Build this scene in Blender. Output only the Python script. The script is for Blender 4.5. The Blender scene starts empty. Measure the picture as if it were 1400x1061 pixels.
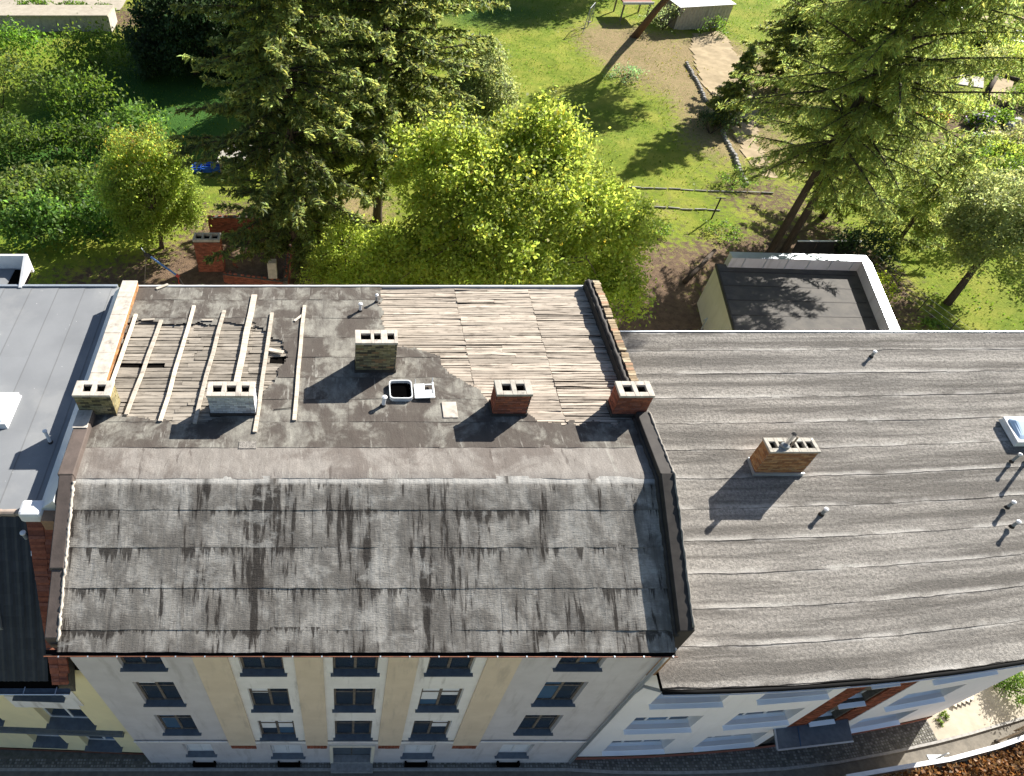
import bpy, math, random
import numpy as np
from mathutils import Vector, Matrix

random.seed(7)
rng = np.random.default_rng(11)
R = math.radians
scene = bpy.context.scene
C = scene.collection

# ------------------------------------------------------------------ camera
cam_d = bpy.data.cameras.new('camera')
cam = bpy.data.objects.new('camera', cam_d)
C.objects.link(cam)
cam.location = (0.0, -7.4, 30.6)
cam.rotation_euler = (R(90 - 47.7), 0, 0)
cam_d.sensor_fit = 'HORIZONTAL'
cam_d.sensor_width = 36.0
cam_d.lens = 36.0 * 933 / 1400
cam_d.shift_x = (700 - 470) / 1400
cam_d.clip_start = 0.5
cam_d.clip_end = 2000
scene.camera = cam

# ------------------------------------------------------------------ light
SUN_EL, SUN_AZ = R(32.2), R(50.5)          # azimuth from +Y towards +X
world = bpy.data.worlds.new('World')
scene.world = world
world.use_nodes = True
wn = world.node_tree
bg = wn.nodes['Background']
sky = wn.nodes.new('ShaderNodeTexSky')
sky.sky_type = 'NISHITA'
sky.sun_disc = False
sky.sun_elevation = SUN_EL
sky.sun_rotation = SUN_AZ
sky.air_density = 1.0
sky.dust_density = 1.2
sky.ozone_density = 2.0
wn.links.new(sky.outputs[0], bg.inputs[0])
bg.inputs[1].default_value = 0.052
sun_d = bpy.data.lights.new('sun', 'SUN')
sun_d.energy = 5.0
sun_d.angle = R(0.5)
sun_d.color = (1.0, 0.955, 0.88)
sun = bpy.data.objects.new('sun', sun_d)
C.objects.link(sun)
sun.rotation_euler = (R(90) - SUN_EL, 0, math.pi - SUN_AZ)
sun.location = (60, 60, 60)
vs = scene.view_settings
vs.view_transform = 'Standard'
vs.look = 'None'
vs.exposure = 1.32
vs.gamma = 1.0

# ------------------------------------------------------------------ helpers
def tag(o, label=None, cat=None, group=None, kind=None):
    if label: o['label'] = label
    if cat: o['category'] = cat
    if group: o['group'] = group
    if kind: o['kind'] = kind
    return o

ROOTLOC = {}
def thing(name, label, cat, loc=(0, 0, 0), group=None):
    o = bpy.data.objects.new(name, None)
    C.objects.link(o)
    o.location = loc
    o.empty_display_size = 0.3
    ROOTLOC[o] = Vector(loc)
    return tag(o, label, cat, group)

def adopt(o, parent):
    """parent o (whose vertices are in world space or which sits at its own world location)"""
    if parent is not None:
        o.parent = parent
        base = Vector((0, 0, 0))
        p = parent
        if p in ROOTLOC: base = ROOTLOC[p]
        o.matrix_parent_inverse = Matrix.Translation(-base)
        if o not in ROOTLOC: ROOTLOC[o] = Vector(o.location)
    return o

def link(name, me, mat, parent=None, loc=None, rot=None):
    o = bpy.data.objects.new(name, me)
    C.objects.link(o)
    if mat is not None and len(me.materials) == 0:
        me.materials.append(mat)
    if loc is not None: o.location = loc
    if rot is not None: o.rotation_euler = rot
    return adopt(o, parent)

class MB:
    def __init__(s): s.v = []; s.f = []; s.uv = None
    def add(s, vs_, fs):
        b = len(s.v); s.v.extend([tuple(map(float, p)) for p in vs_]); s.f.extend([tuple(b + i for i in f) for f in fs]); return s
    def quad(s, a, b, c, d): return s.add([a, b, c, d], [(0, 1, 2, 3)])
    def hexa(s, p):          # p: 4 bottom + 4 top, both counter-clockwise from above
        return s.add(p, [(3, 2, 1, 0), (4, 5, 6, 7), (0, 1, 5, 4), (1, 2, 6, 5), (2, 3, 7, 6), (3, 0, 4, 7)])
    def box(s, x0, x1, y0, y1, z0, z1):
        return s.hexa([(x0, y0, z0), (x1, y0, z0), (x1, y1, z0), (x0, y1, z0), (x0, y0, z1), (x1, y0, z1), (x1, y1, z1), (x0, y1, z1)])
    def bar(s, a, b, w, h, up=(0, 0, 1)):
        a = Vector(a); b = Vector(b); d = (b - a).normalized(); u = Vector(up)
        r = d.cross(u)
        if r.length < 1e-4: r = d.cross(Vector((1, 0, 0)))
        r.normalize(); u = r.cross(d)
        r *= w / 2; u *= h / 2
        return s.hexa([a - r - u, a + r - u, b + r - u, b - r - u, a - r + u, a + r + u, b + r + u, b - r + u])
    def tube(s, pts, rad, n=8, cap=True):
        pts = [Vector(p) for p in pts]
        if not hasattr(rad, '__len__'): rad = [rad] * len(pts)
        rings = []; u = None
        for i, p in enumerate(pts):
            d = (pts[min(i + 1, len(pts) - 1)] - pts[max(i - 1, 0)])
            d = d.normalized() if d.length > 1e-6 else Vector((0, 0, 1))
            if u is None:
                u = d.cross(Vector((0.3, 0.91, 0.2)))
                if u.length < 1e-3: u = d.cross(Vector((1, 0, 0)))
            u = (u - d * u.dot(d)).normalized(); w = d.cross(u)
            rings.append([p + (u * math.cos(2 * math.pi * k / n) + w * math.sin(2 * math.pi * k / n)) * rad[i] for k in range(n)])
        b = len(s.v)
        for r_ in rings: s.v.extend([tuple(q) for q in r_])
        for i in range(len(rings) - 1):
            for k in range(n):
                k2 = (k + 1) % n
                s.f.append((b + i * n + k, b + i * n + k2, b + (i + 1) * n + k2, b + (i + 1) * n + k))
        if cap:
            s.f.append(tuple(b + k for k in range(n))[::-1]); s.f.append(tuple(b + (len(rings) - 1) * n + k for k in range(n)))
        return s
    def prism(s, poly, z0, z1):
        n = len(poly)
        b = [(p[0], p[1], z0) for p in poly]; t = [(p[0], p[1], z1) for p in poly]
        return s.add(b + t, [tuple(range(n))[::-1], tuple(range(n, 2 * n))] + [(i, (i + 1) % n, n + (i + 1) % n, n + i) for i in range(n)])
    def mesh(s, name, smooth=False):
        me = bpy.data.meshes.new(name); me.from_pydata(s.v, [], s.f); me.update()
        if smooth: me.polygons.foreach_set('use_smooth', [True] * len(me.polygons))
        return me
    def obj(s, name, mat, parent=None, smooth=False, bevel=0):
        o = link(name, s.mesh(name, smooth), mat, parent)
        if bevel:
            m = o.modifiers.new('bevel', 'BEVEL'); m.width = bevel; m.segments = 2; m.limit_method = 'ANGLE'
        return o

def np_mesh(name, V, F, tint=None, uv=None, smooth=False):
    """V (n,3), F (m,k) arrays; tint: per-vertex rgb; uv: per-vertex (n,2)"""
    V = np.asarray(V, np.float32); F = np.asarray(F, np.int32)
    me = bpy.data.meshes.new(name)
    me.vertices.add(len(V)); me.vertices.foreach_set('co', V.ravel())
    k = F.shape[1]
    me.loops.add(F.size); me.loops.foreach_set('vertex_index', F.ravel())
    me.polygons.add(len(F)); me.polygons.foreach_set('loop_start', np.arange(0, F.size, k, dtype=np.int32))
    me.polygons.foreach_set('loop_total', np.full(len(F), k, np.int32))
    if smooth is not False: me.polygons.foreach_set('use_smooth', np.ones(len(F), bool) if smooth is True else np.asarray(smooth, bool))
    if tint is not None:
        a = me.attributes.new('tint', 'FLOAT_COLOR', 'POINT')
        c = np.ones((len(V), 4), np.float32); c[:, :3] = tint
        a.data.foreach_set('color', c.ravel())
    if uv is not None:
        l = me.uv_layers.new(name='UVMap')
        l.data.foreach_set('uv', np.asarray(uv, np.float32)[F.ravel()].ravel())
    me.update(calc_edges=True); me.validate()
    return me

def hash2(ix, iy, seed):
    h = (ix.astype(np.int64) * 374761393 + iy.astype(np.int64) * 668265263 + seed * 1442695041) & 0xffffffff
    h = ((h ^ (h >> 13)) * 1274126177) & 0xffffffff
    return ((h ^ (h >> 16)) & 0xffff) / 65535.0
def vnoise(x, y, seed=0):
    x = np.asarray(x, float); y = np.asarray(y, float)
    ix = np.floor(x); iy = np.floor(y); fx = x - ix; fy = y - iy
    fx = fx * fx * (3 - 2 * fx); fy = fy * fy * (3 - 2 * fy)
    a = hash2(ix, iy, seed); b = hash2(ix + 1, iy, seed); c = hash2(ix, iy + 1, seed); d = hash2(ix + 1, iy + 1, seed)
    return (a * (1 - fx) + b * fx) * (1 - fy) + (c * (1 - fx) + d * fx) * fy
def fbm(x, y, seed=0, oct=4):
    s = 0; a = 0.5; t = 0
    for o in range(oct):
        s = s + a * vnoise(x * 2 ** o, y * 2 ** o, seed + o); t += a; a *= 0.5
    return s / t
def inpoly(X, Y, poly):
    X = np.asarray(X); Y = np.asarray(Y); ins = np.zeros(X.shape, bool); n = len(poly)
    for i in range(n):
        x1, y1 = poly[i]; x2, y2 = poly[(i + 1) % n]
        c = ((y1 > Y) != (y2 > Y)) & (X < (x2 - x1) * (Y - y1) / ((y2 - y1) if y2 != y1 else 1e-9) + x1)
        ins ^= c
    return ins

# ------------------------------------------------------------------ materials
class NT:
    def __init__(s, name):
        s.m = bpy.data.materials.new(name); s.m.use_nodes = True; s.t = s.m.node_tree; s.n = s.t.nodes
        s.b = s.n['Principled BSDF']; s.out = s.n['Material Output']
    def node(s, ty, **kw):
        n = s.n.new(ty)
        for k, v in kw.items(): setattr(n, k, v)
        return n
    def set(s, sock, v):
        if hasattr(v, 'is_linked') or isinstance(v, bpy.types.NodeSocket): s.t.links.new(v, sock)
        else:
            if isinstance(v, tuple) and len(v) == 3 and sock.type == 'RGBA': v = (*v, 1)
            sock.default_value = v
    def coord(s, kind='Object', scale=(1, 1, 1), loc=(0, 0, 0)):
        tc = s.node('ShaderNodeTexCoord'); mp = s.node('ShaderNodeMapping')
        s.t.links.new(tc.outputs[kind], mp.inputs[0]); mp.inputs['Scale'].default_value = scale; mp.inputs['Location'].default_value = loc
        return mp.outputs[0]
    def noise(s, vec, scale=5, detail=4, rough=0.55, dist=0):
        n = s.node('ShaderNodeTexNoise'); s.set(n.inputs['Vector'], vec)
        n.inputs['Scale'].default_value = scale; n.inputs['Detail'].default_value = detail
        n.inputs['Roughness'].default_value = rough; n.inputs['Distortion'].default_value = dist
        return n.outputs['Fac']
    def math(s, op, a, b=0.0, c=0.0, clamp=False):
        n = s.node('ShaderNodeMath', operation=op, use_clamp=clamp); s.set(n.inputs[0], a); s.set(n.inputs[1], b); s.set(n.inputs[2], c); return n.outputs[0]
    def step(s, v, lo, hi):
        n = s.node('ShaderNodeMapRange', interpolation_type='SMOOTHSTEP'); s.set(n.inputs[0], v)
        n.inputs[1].default_value = lo; n.inputs[2].default_value = hi; return n.outputs[0]
    def ramp(s, v, stops):
        n = s.node('ShaderNodeValToRGB'); s.set(n.inputs[0], v); e = n.color_ramp.elements
        while len(e) < len(stops): e.new(0.5)
        for q, (p, c) in zip(e, stops): q.position = p; q.color = (*c, 1)
        return n.outputs[0]
    def mix(s, f, a, b, mode='MIX'):
        n = s.node('ShaderNodeMix', data_type='RGBA', blend_type=mode); s.set(n.inputs[0], f); s.set(n.inputs[6], a); s.set(n.inputs[7], b); return n.outputs[2]
    def attr(s, name): return s.node('ShaderNodeAttribute', attribute_name=name).outputs['Color']
    def rnd(s): return s.node('ShaderNodeObjectInfo').outputs['Random']
    def sep(s, v):
        n = s.node('ShaderNodeSeparateXYZ'); s.set(n.inputs[0], v); return n.outputs
    def comb(s, x, y, z):
        n = s.node('ShaderNodeCombineXYZ'); s.set(n.inputs[0], x); s.set(n.inputs[1], y); s.set(n.inputs[2], z); return n.outputs[0]
    def bump(s, h, strength=0.3, dist=0.02):
        n = s.node('ShaderNodeBump'); s.set(n.inputs['Height'], h); n.inputs['Strength'].default_value = strength; n.inputs['Distance'].default_value = dist
        s.t.links.new(n.outputs[0], s.b.inputs['Normal'])
    def done(s, col=None, rough=0.8, spec=0.3, metal=0.0):
        if col is not None: s.set(s.b.inputs['Base Color'], col)
        s.set(s.b.inputs['Roughness'], rough); s.set(s.b.inputs['Specular IOR Level'], spec); s.set(s.b.inputs['Metallic'], metal)
        return s.m

def m_plain(name, c1, c2=None, scale=3.0, rough=0.8, spec=0.3, metal=0.0, bump=0.15, stretch=(1, 1, 1), rnd=0.0, detail=5):
    k = NT(name); v = k.coord('Object', stretch)
    if rnd:
        o = k.node('ShaderNodeVectorMath', operation='ADD'); k.set(o.inputs[0], v)
        k.set(o.inputs[1], k.comb(k.math('MULTIPLY', k.rnd(), 37.0), k.math('MULTIPLY', k.rnd(), 91.0), 0.0)); v = o.outputs[0]
    c2 = c2 or tuple(x * 0.75 for x in c1)
    n = k.noise(v, scale, detail, 0.6)
    col = k.mix(k.step(n, 0.3, 0.7), c1, c2)
    if rnd:
        f = k.math('MULTIPLY_ADD', k.rnd(), rnd, 1 - rnd / 2)
        col = k.mix(1.0, col, k.comb(f, f, f), 'MULTIPLY')
    if bump: k.bump(k.noise(v, scale * 6, 4, 0.7), bump, 0.01)
    return k.done(col, rough, spec, metal)

def m_leaf(name, base, trans=0.45, tcol=None, var=0.35):
    k = NT(name)
    t = k.attr('tint'); col = k.mix(1.0, base, t, 'MULTIPLY')
    k.done(col, 0.55, 0.25)
    tr = k.node('ShaderNodeBsdfTranslucent')
    k.set(tr.inputs[0], k.mix(1.0, tcol or tuple(min(1, x * 1.6) for x in base), t, 'MULTIPLY'))
    mx = k.node('ShaderNodeMixShader'); mx.inputs[0].default_value = trans
    k.t.links.new(k.b.outputs[0], mx.inputs[1]); k.t.links.new(tr.outputs[0], mx.inputs[2]); k.t.links.new(mx.outputs[0], k.out.inputs[0])
    return k.m
M = {}
def felt_mansard():
    k = NT('felt_streaked'); uv = k.coord('UV'); s = k.sep(uv); u, v = s[0], s[1]
    r = k.math('MULTIPLY', k.rnd(), 50.0)
    ob = k.sep(k.coord('Object')); x, y = ob[0], ob[1]
    M_ = lambda a, b: k.math('MULTIPLY', a, b)
    A_ = lambda a, b: k.math('ADD', a, b)
    blot = k.noise(k.comb(M_(x, 1.3), M_(y, 1.1), 1.0), 1.0, 7, 0.66, .3)
    st = k.noise(k.comb(M_(x, 5.0), M_(y, 0.55), 4.0), 1.0, 7, 0.66, .25)
    wide = k.noise(k.comb(M_(x, 1.1), M_(y, 0.22), 9.0), 1.0, 4, 0.55)
    gate = k.noise(k.comb(M_(x, 0.38), M_(v, 0.1), r), 1.0, 2, 0.5)
    teeth = k.noise(k.comb(M_(x, 7.5), M_(v, 0.5), A_(r, 5.0)), 1.0, 5, 0.65)
    fine = k.noise(k.comb(M_(u, 6), M_(v, 38), r), 1.0, 5, 0.72)
    weave = k.noise(k.comb(M_(x, 26), M_(y, 40), 0.0), 1.0, 3, 0.7)
    base = k.mix(k.step(blot, 0.38, 0.60), (0.40, 0.375, 0.335), (0.175, 0.16, 0.14))
    base = k.mix(M_(k.step(fine, 0.36, 0.72), .55), base, (0.15, 0.14, 0.125))
    base = k.mix(M_(k.step(weave, 0.5, 0.8), .35), base, (0.12, 0.112, 0.10))
    soft = k.step(A_(M_(st, .55), M_(wide, .6)), 0.53, 0.68)
    col = k.mix(M_(soft, 0.6), base, (0.105, 0.092, 0.08))
    hard = k.step(A_(M_(st, .7), M_(wide, .55)), 0.675, 0.72)
    col = k.mix(M_(hard, 0.85), col, (0.03, 0.025, 0.021))
    tt = k.math('SUBTRACT', A_(M_(teeth, .75), M_(gate, .75)), M_(v, .42))
    col = k.mix(M_(k.step(tt, 0.70, 0.76), .85), col, (0.032, 0.027, 0.023))
    band = k.noise(k.comb(M_(x, .8), M_(v, 1.2), r), 1.0, 6, .68)
    col = k.mix(M_(k.step(A_(M_(v, .35), M_(band, .8)), .72, .84), .6), col, (0.075, 0.065, 0.056))
    col = k.mix(M_(k.step(band, .44, .33), .45), col, (0.47, 0.45, 0.41))
    pale = M_(k.step(k.noise(k.comb(M_(x, 11), M_(y, 0.8), 2.0), 1, 5, 0.65), 0.62, 0.72), k.step(blot, 0.55, 0.4))
    col = k.mix(M_(pale, 0.5), col, (0.55, 0.53, 0.49))
    arr = M_(k.step(y, 3.74, 3.86), k.step(k.noise(k.comb(M_(x, 1.2), 0.0, 0.0), 1, 5, .6), .66, .5))
    col = k.mix(M_(arr, .7), col, (0.50, 0.485, 0.45))
    ridge = k.step(k.noise(k.comb(M_(x, 2.1), M_(y, .18), 6.0), 1.0, 3, .5), .5, .52)
    k.bump(A_(A_(fine, M_(blot, 1.5)), M_(k.noise(k.comb(M_(x, 3.0), M_(y, .5), 6.0), 1.0, 4, .6), 2.0)), 0.55, 0.03)
    return k.done(col, 0.9, 0.2)
def felt_flat(name='felt_flat', c1=(0.27, 0.258, 0.222), c2=(0.145, 0.133, 0.116), cd=(0.066, 0.052, 0.044), lo=.43, hi=.56, damt=.85):
    k = NT(name); ob = k.sep(k.coord('Object')); x, y = ob[0], ob[1]; r = k.math('MULTIPLY', k.rnd(), 3.0)
    M_ = lambda a, b: k.math('MULTIPLY', a, b)
    p = k.comb(x, y, r)
    b1 = k.noise(p, .75, 8, 0.68, 0.4); b2 = k.noise(k.comb(M_(x, 3.0), M_(y, 1.6), r), 1.0, 6, 0.66)
    fine = k.noise(p, 24, 4, 0.72)
    base = k.mix(k.step(b2, 0.33, 0.66), c1, c2)
    col = k.mix(M_(k.step(b1, lo, hi), damt), base, cd)
    drip = k.noise(k.comb(M_(x, 5.5), M_(y, .9), r), 1.0, 6, .68, .3)
    col = k.mix(M_(k.step(drip, .59, .68), .5), col, (0.40, 0.385, 0.34))
    col = k.mix(M_(k.step(drip, .40, .33), .65), col, (0.075, 0.06, 0.052))
    col = k.mix(M_(k.step(fine, 0.38, 0.7), 0.35), col, (0.10, 0.092, 0.08))
    h = k.math('ADD', M_(fine, 0.5), k.math('ADD', M_(b2, 1.6), M_(drip, .8)))
    k.bump(h, 0.55, 0.025)
    return k.done(col, 0.92, 0.2)
def felt_right():
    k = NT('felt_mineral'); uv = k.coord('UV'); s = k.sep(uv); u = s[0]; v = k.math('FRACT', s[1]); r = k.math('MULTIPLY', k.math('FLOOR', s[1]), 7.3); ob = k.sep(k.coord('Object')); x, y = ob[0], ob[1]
    M_ = lambda a, b: k.math('MULTIPLY', a, b)
    A_ = lambda a, b: k.math('ADD', a, b)
    grain = k.noise(k.comb(x, y, 0.0), 10, 6, 0.85)
    fine = k.noise(k.comb(x, y, 0.0), 45, 3, 0.7)
    lay = k.noise(k.comb(M_(u, 0.13), M_(v, 2.6), r), 1.0, 5, 0.62, .2)
    rip = k.noise(k.comb(M_(u, 3.2), M_(v, 8.0), r), 1.0, 6, 0.75, .8)
    big = k.noise(k.comb(M_(x, 0.28), M_(y, 0.5), 0.0), 1.0, 5, 0.6)
    col = k.mix(k.step(lay, 0.38, 0.62), (0.415, 0.385, 0.342), (0.172, 0.157, 0.138))
    col = k.mix(M_(k.step(big, 0.42, 0.66), 0.4), col, (0.15, 0.14, 0.127))
    col = k.mix(M_(k.step(rip, 0.56, 0.72), 0.35), col, (0.42, 0.395, 0.35))
    col = k.mix(M_(k.step(grain, 0.40, 0.62), 0.66), col, (0.09, 0.084, 0.076))
    col = k.mix(M_(k.step(fine, 0.62, 0.74), 0.3), col, (0.55, 0.53, 0.48))
    wear_highlight = k.noise(k.comb(M_(u, .55), M_(v, .2), r), 1.0, 4, .6)
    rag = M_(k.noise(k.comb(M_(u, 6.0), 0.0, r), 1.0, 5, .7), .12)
    lo_ = M_(k.step(A_(v, rag), .88, 1.03), k.step(wear_highlight, .38, .56)); hi_ = M_(k.step(k.math('SUBTRACT', v, rag), .11, .0), k.step(wear_highlight, .5, .42))
    col = k.mix(M_(A_(lo_, hi_), .55), col, (0.60, 0.57, 0.52))  # highlights of the lap edges painted pale, mixed with mineral loss
    col = k.mix(M_(k.step(A_(v, M_(rag, .3)), 0.998, 1.01), .9), col, (0.05, 0.045, 0.04))  # shadow under each lap painted as a dark line
    tone = k.math('MULTIPLY_ADD', k.rnd(), 0.12, 0.94); col = k.mix(1.0, col, k.comb(tone, tone, tone), 'MULTIPLY')
    k.bump(A_(M_(grain, 1.0), M_(rip, 1.1)), 0.9, 0.035)
    return k.done(col, 0.95, 0.15)
def felt_left():
    k = NT('felt_new_grey'); v = k.coord('Object')
    n = k.noise(v, 0.6, 4, 0.5); f = k.noise(v, 60, 3, 0.7)
    col = k.mix(k.step(n, 0.3, 0.7), (0.235, 0.243, 0.252), (0.195, 0.203, 0.212))
    t = k.math('MULTIPLY_ADD', k.rnd(), 0.12, 0.94); col = k.mix(1.0, col, k.comb(t, t, t), 'MULTIPLY')
    col = k.mix(k.math('MULTIPLY', k.step(f, 0.4, 0.7), 0.2), col, (0.13, 0.14, 0.15))
    sp = k.step(k.noise(v, 9, 2, 0.5), 0.76, 0.79); col = k.mix(k.math('MULTIPLY', sp, 0.7), col, (0.6, 0.6, 0.58))
    vv = k.sep(k.coord('UV'))[1]; seam = k.math('ADD', k.step(vv, .955, .97), k.step(vv, .045, .03)); col = k.mix(k.math('MULTIPLY', seam, .45), col, (0.09, 0.092, 0.095))
    w_ = k.noise(v, 0.35, 6, .62); col = k.mix(k.math('MULTIPLY', k.step(w_, .48, .62), .3), col, (0.33, 0.33, 0.32))
    k.bump(f, 0.3, 0.006); return k.done(col, 0.85, 0.3)
def board(name, c1, c2, c3):
    k = NT(name); tc = k.node('ShaderNodeTexCoord'); r = k.math('MULTIPLY', k.rnd(), 60.0)
    s = k.sep(tc.outputs['Object'])
    p = k.comb(k.math('MULTIPLY', s[0], 1.2), k.math('MULTIPLY', s[1], 22.0), r)
    g = k.noise(p, 1.0, 6, 0.65, 0.3); b = k.noise(k.comb(k.math('MULTIPLY', s[0], 2.5), k.math('MULTIPLY', s[1], 5.0), r), 1.0, 4, 0.6)
    col = k.mix(k.step(g, 0.32, 0.68), c1, c2)
    col = k.mix(k.math('MULTIPLY', k.step(b, 0.5, 0.72), 0.65), col, c3)
    col = k.mix(k.math('MULTIPLY', k.step(k.noise(k.comb(k.math('MULTIPLY', s[0], .9), k.math('MULTIPLY', s[1], 30.0), k.math('ADD', r, 7.0)), 1.0, 4, .6), .62, .68), .8), col, (0.06, 0.048, 0.038))
    t = k.math('MULTIPLY_ADD', k.rnd(), 0.5, 0.7); col = k.mix(1.0, col, k.comb(t, t, t), 'MULTIPLY')
    k.bump(g, 0.7, 0.012); return k.done(col, 0.9, 0.15)
def brickmat(name, cols):
    k = NT(name); r = k.rnd(); n = len(cols)
    col = k.ramp(r, [(i / n, c) for i, c in enumerate(cols)]); 
    for nd in k.n:
        if nd.type == 'VALTORGB': nd.color_ramp.interpolation = 'CONSTANT'
    v = k.coord('Object'); o = k.node('ShaderNodeVectorMath', operation='ADD'); k.set(o.inputs[0], v); k.set(o.inputs[1], k.comb(k.math('MULTIPLY', r, 31.0), k.math('MULTIPLY', r, 77.0), 0.0))
    nn = k.noise(o.outputs[0], 9, 5, 0.65); 
    col = k.mix(k.math('MULTIPLY', k.step(nn, 0.35, 0.75), 0.55), col, tuple(x * 0.4 for x in cols[0]))
    k.bump(nn, 0.4, 0.008); return k.done(col, 0.9, 0.2)
def brickstuff(name, cols):
    k = NT(name); a = k.attr('tint'); v = k.coord('Object'); nn = k.noise(v, 9, 5, 0.65)
    col = k.mix(1.0, cols, a, 'MULTIPLY'); col = k.mix(k.math('MULTIPLY', k.step(nn, 0.35, 0.75), 0.5), col, tuple(x * 0.4 for x in cols))
    k.bump(nn, 0.4, 0.008); return k.done(col, 0.9, 0.2)
def plaster(name, c, c2, stain=(0.1, 0.1, 0.1), amt=0.35, scale=1.2):
    k = NT(name); v = k.coord('Object'); s = k.sep(v)
    n = k.noise(v, scale, 6, 0.6); d = k.noise(k.comb(k.math('MULTIPLY', s[0], 2.5), k.math('MULTIPLY', s[1], 2.5), k.math('MULTIPLY', s[2], 0.35)), 1.0, 6, 0.65)
    col = k.mix(k.step(n, 0.3, 0.7), c, c2); col = k.mix(k.math('MULTIPLY', k.step(d, 0.52, 0.72), amt), col, stain)
    k.bump(k.noise(v, 35, 4, 0.7), 0.2, 0.006); return k.done(col, 0.9, 0.2)
def glass(name, c=(0.02, 0.03, 0.045)):
    k = NT(name); v = k.coord('Object'); n = k.noise(v, 0.9, 2, 0.5)
    k.bump(n, 0.05, 0.02); return k.done(k.mix(n, c, tuple(x * 1.6 for x in c)), 0.04, 0.6)

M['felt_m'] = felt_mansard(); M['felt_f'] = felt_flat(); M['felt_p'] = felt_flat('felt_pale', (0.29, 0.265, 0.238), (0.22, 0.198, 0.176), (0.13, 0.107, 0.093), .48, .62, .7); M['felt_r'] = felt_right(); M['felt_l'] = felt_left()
M['board_l'] = board('weathered_board', (0.37, 0.33, 0.275), (0.215, 0.188, 0.155), (0.11, 0.095, 0.078))
M['board_r'] = board('bleached_board', (0.52, 0.45, 0.37), (0.33, 0.282, 0.228), (0.16, 0.134, 0.107))
M['batten'] = board('batten_wood', (0.62, 0.56, 0.47), (0.43, 0.375, 0.305), (0.30, 0.25, 0.2))
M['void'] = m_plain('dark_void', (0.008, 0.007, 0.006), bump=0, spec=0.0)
M['hole_shade'] = m_plain('painted_hole_shade', (0.002, 0.002, 0.002), bump=0, spec=0.0)
M['soot'] = m_plain('soot', (0.02, 0.018, 0.016), bump=0.2)
M['mortar'] = m_plain('mortar', (0.30, 0.275, 0.235), (0.2, 0.18, 0.155), 8)
M['mortar_d'] = m_plain('mortar_dark', (0.12, 0.11, 0.09), (0.07, 0.062, 0.052), 8)
M['concrete'] = plaster('concrete', (0.48, 0.45, 0.39), (0.36, 0.33, 0.28), (0.13, 0.12, 0.105), .7, 4)
M['concrete_w'] = plaster('pale_concrete', (0.56, 0.51, 0.44), (0.42, 0.375, 0.32), (0.17, 0.15, 0.13), .65, 4)
Bcols = {
 'yellow': [(0.30, 0.25, 0.13), (0.22, 0.19, 0.10), (0.36, 0.30, 0.17), (0.16, 0.14, 0.085), (0.28, 0.17, 0.09), (0.07, 0.06, 0.045), (0.24, 0.22, 0.13)],
 'white': [(0.55, 0.58, 0.62), (0.48, 0.50, 0.54), (0.60, 0.62, 0.64), (0.42, 0.44, 0.48), (0.30, 0.31, 0.34)],
 'red': [(0.33, 0.105, 0.06), (0.27, 0.09, 0.055), (0.38, 0.13, 0.075), (0.22, 0.08, 0.055), (0.30, 0.12, 0.085)],
 'orange': [(0.42, 0.215, 0.095), (0.36, 0.17, 0.075), (0.48, 0.27, 0.13), (0.27, 0.13, 0.065), (0.40, 0.24, 0.125)],
 'pale': [(0.44, 0.34, 0.22), (0.36, 0.27, 0.17), (0.50, 0.41, 0.28), (0.27, 0.2, 0.125), (0.40, 0.24, 0.15)],
}
for k_, cs in Bcols.items():
    M['b_' + k_] = brickmat('brick_' + k_, cs); M['bs_' + k_] = brickstuff('brick_run_' + k_, cs[0])
M['wall_grey'] = plaster('grey_render', (0.61, 0.57, 0.56), (0.54, 0.50, 0.49), (0.38, 0.345, 0.325), 0.6)
M['wall_white'] = plaster('white_render', (0.84, 0.80, 0.755), (0.74, 0.70, 0.655), (0.40, 0.36, 0.32), 0.75)
M['wall_ochre'] = plaster('ochre_render', (0.71, 0.585, 0.44), (0.64, 0.52, 0.385), (0.44, 0.365, 0.285), 0.6)
M['wall_right'] = plaster('light_grey_render', (0.89, 0.85, 0.82), (0.84, 0.805, 0.775), (0.68, 0.63, 0.59), 0.3, 0.6)
M['wall_yellow'] = plaster('cream_yellow_render', (0.88, 0.76, 0.46), (0.82, 0.71, 0.43), (0.66, 0.60, 0.4), 0.25)
M['wall_cream'] = plaster('cream_render', (0.78, 0.70, 0.56), (0.72, 0.64, 0.5), (0.5, 0.45, 0.36), 0.3)
M['glass'] = glass('dark_glass'); M['glass_b'] = glass('blue_glass', (0.05, 0.10, 0.17))
M['frame_w'] = m_plain('white_frame', (0.78, 0.78, 0.77), (0.68, 0.68, 0.67), 3, 0.5, 0.4, bump=0.05)
M['frame_d'] = m_plain('old_brown_frame', (0.10, 0.08, 0.065), (0.2, 0.17, 0.14), 7, 0.7)
M['sill_d'] = m_plain('slate_sill', (0.125, 0.15, 0.175), (0.09, 0.11, 0.13), 5, 0.45, 0.5)
M['sill_b'] = m_plain('aluminium_sill', (0.90, 0.94, 0.97), (0.86, 0.90, 0.94), 1.5, 0.4, 0.5, metal=0.2, bump=0.02)
M['blind'] = m_plain('white_blind', (0.80, 0.80, 0.80), (0.72, 0.72, 0.73), 2, 0.6)
M['copper'] = m_plain('rusty_gutter', (0.26, 0.10, 0.055), (0.14, 0.06, 0.04), 5, 0.55, 0.4, 0.3)
M['tar'] = m_plain('black_tar', (0.035, 0.03, 0.027), (0.055, 0.048, 0.042), 3, 0.75, 0.3)
M['tarbrown'] = m_plain('brown_tar_felt', (0.135, 0.105, 0.09), (0.095, 0.075, 0.065), 2.5, 0.85, 0.3, bump=0.4)
M['gutter_black'] = m_plain('black_gutter', (0.008, 0.008, 0.008), bump=0, spec=0.1)
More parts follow.
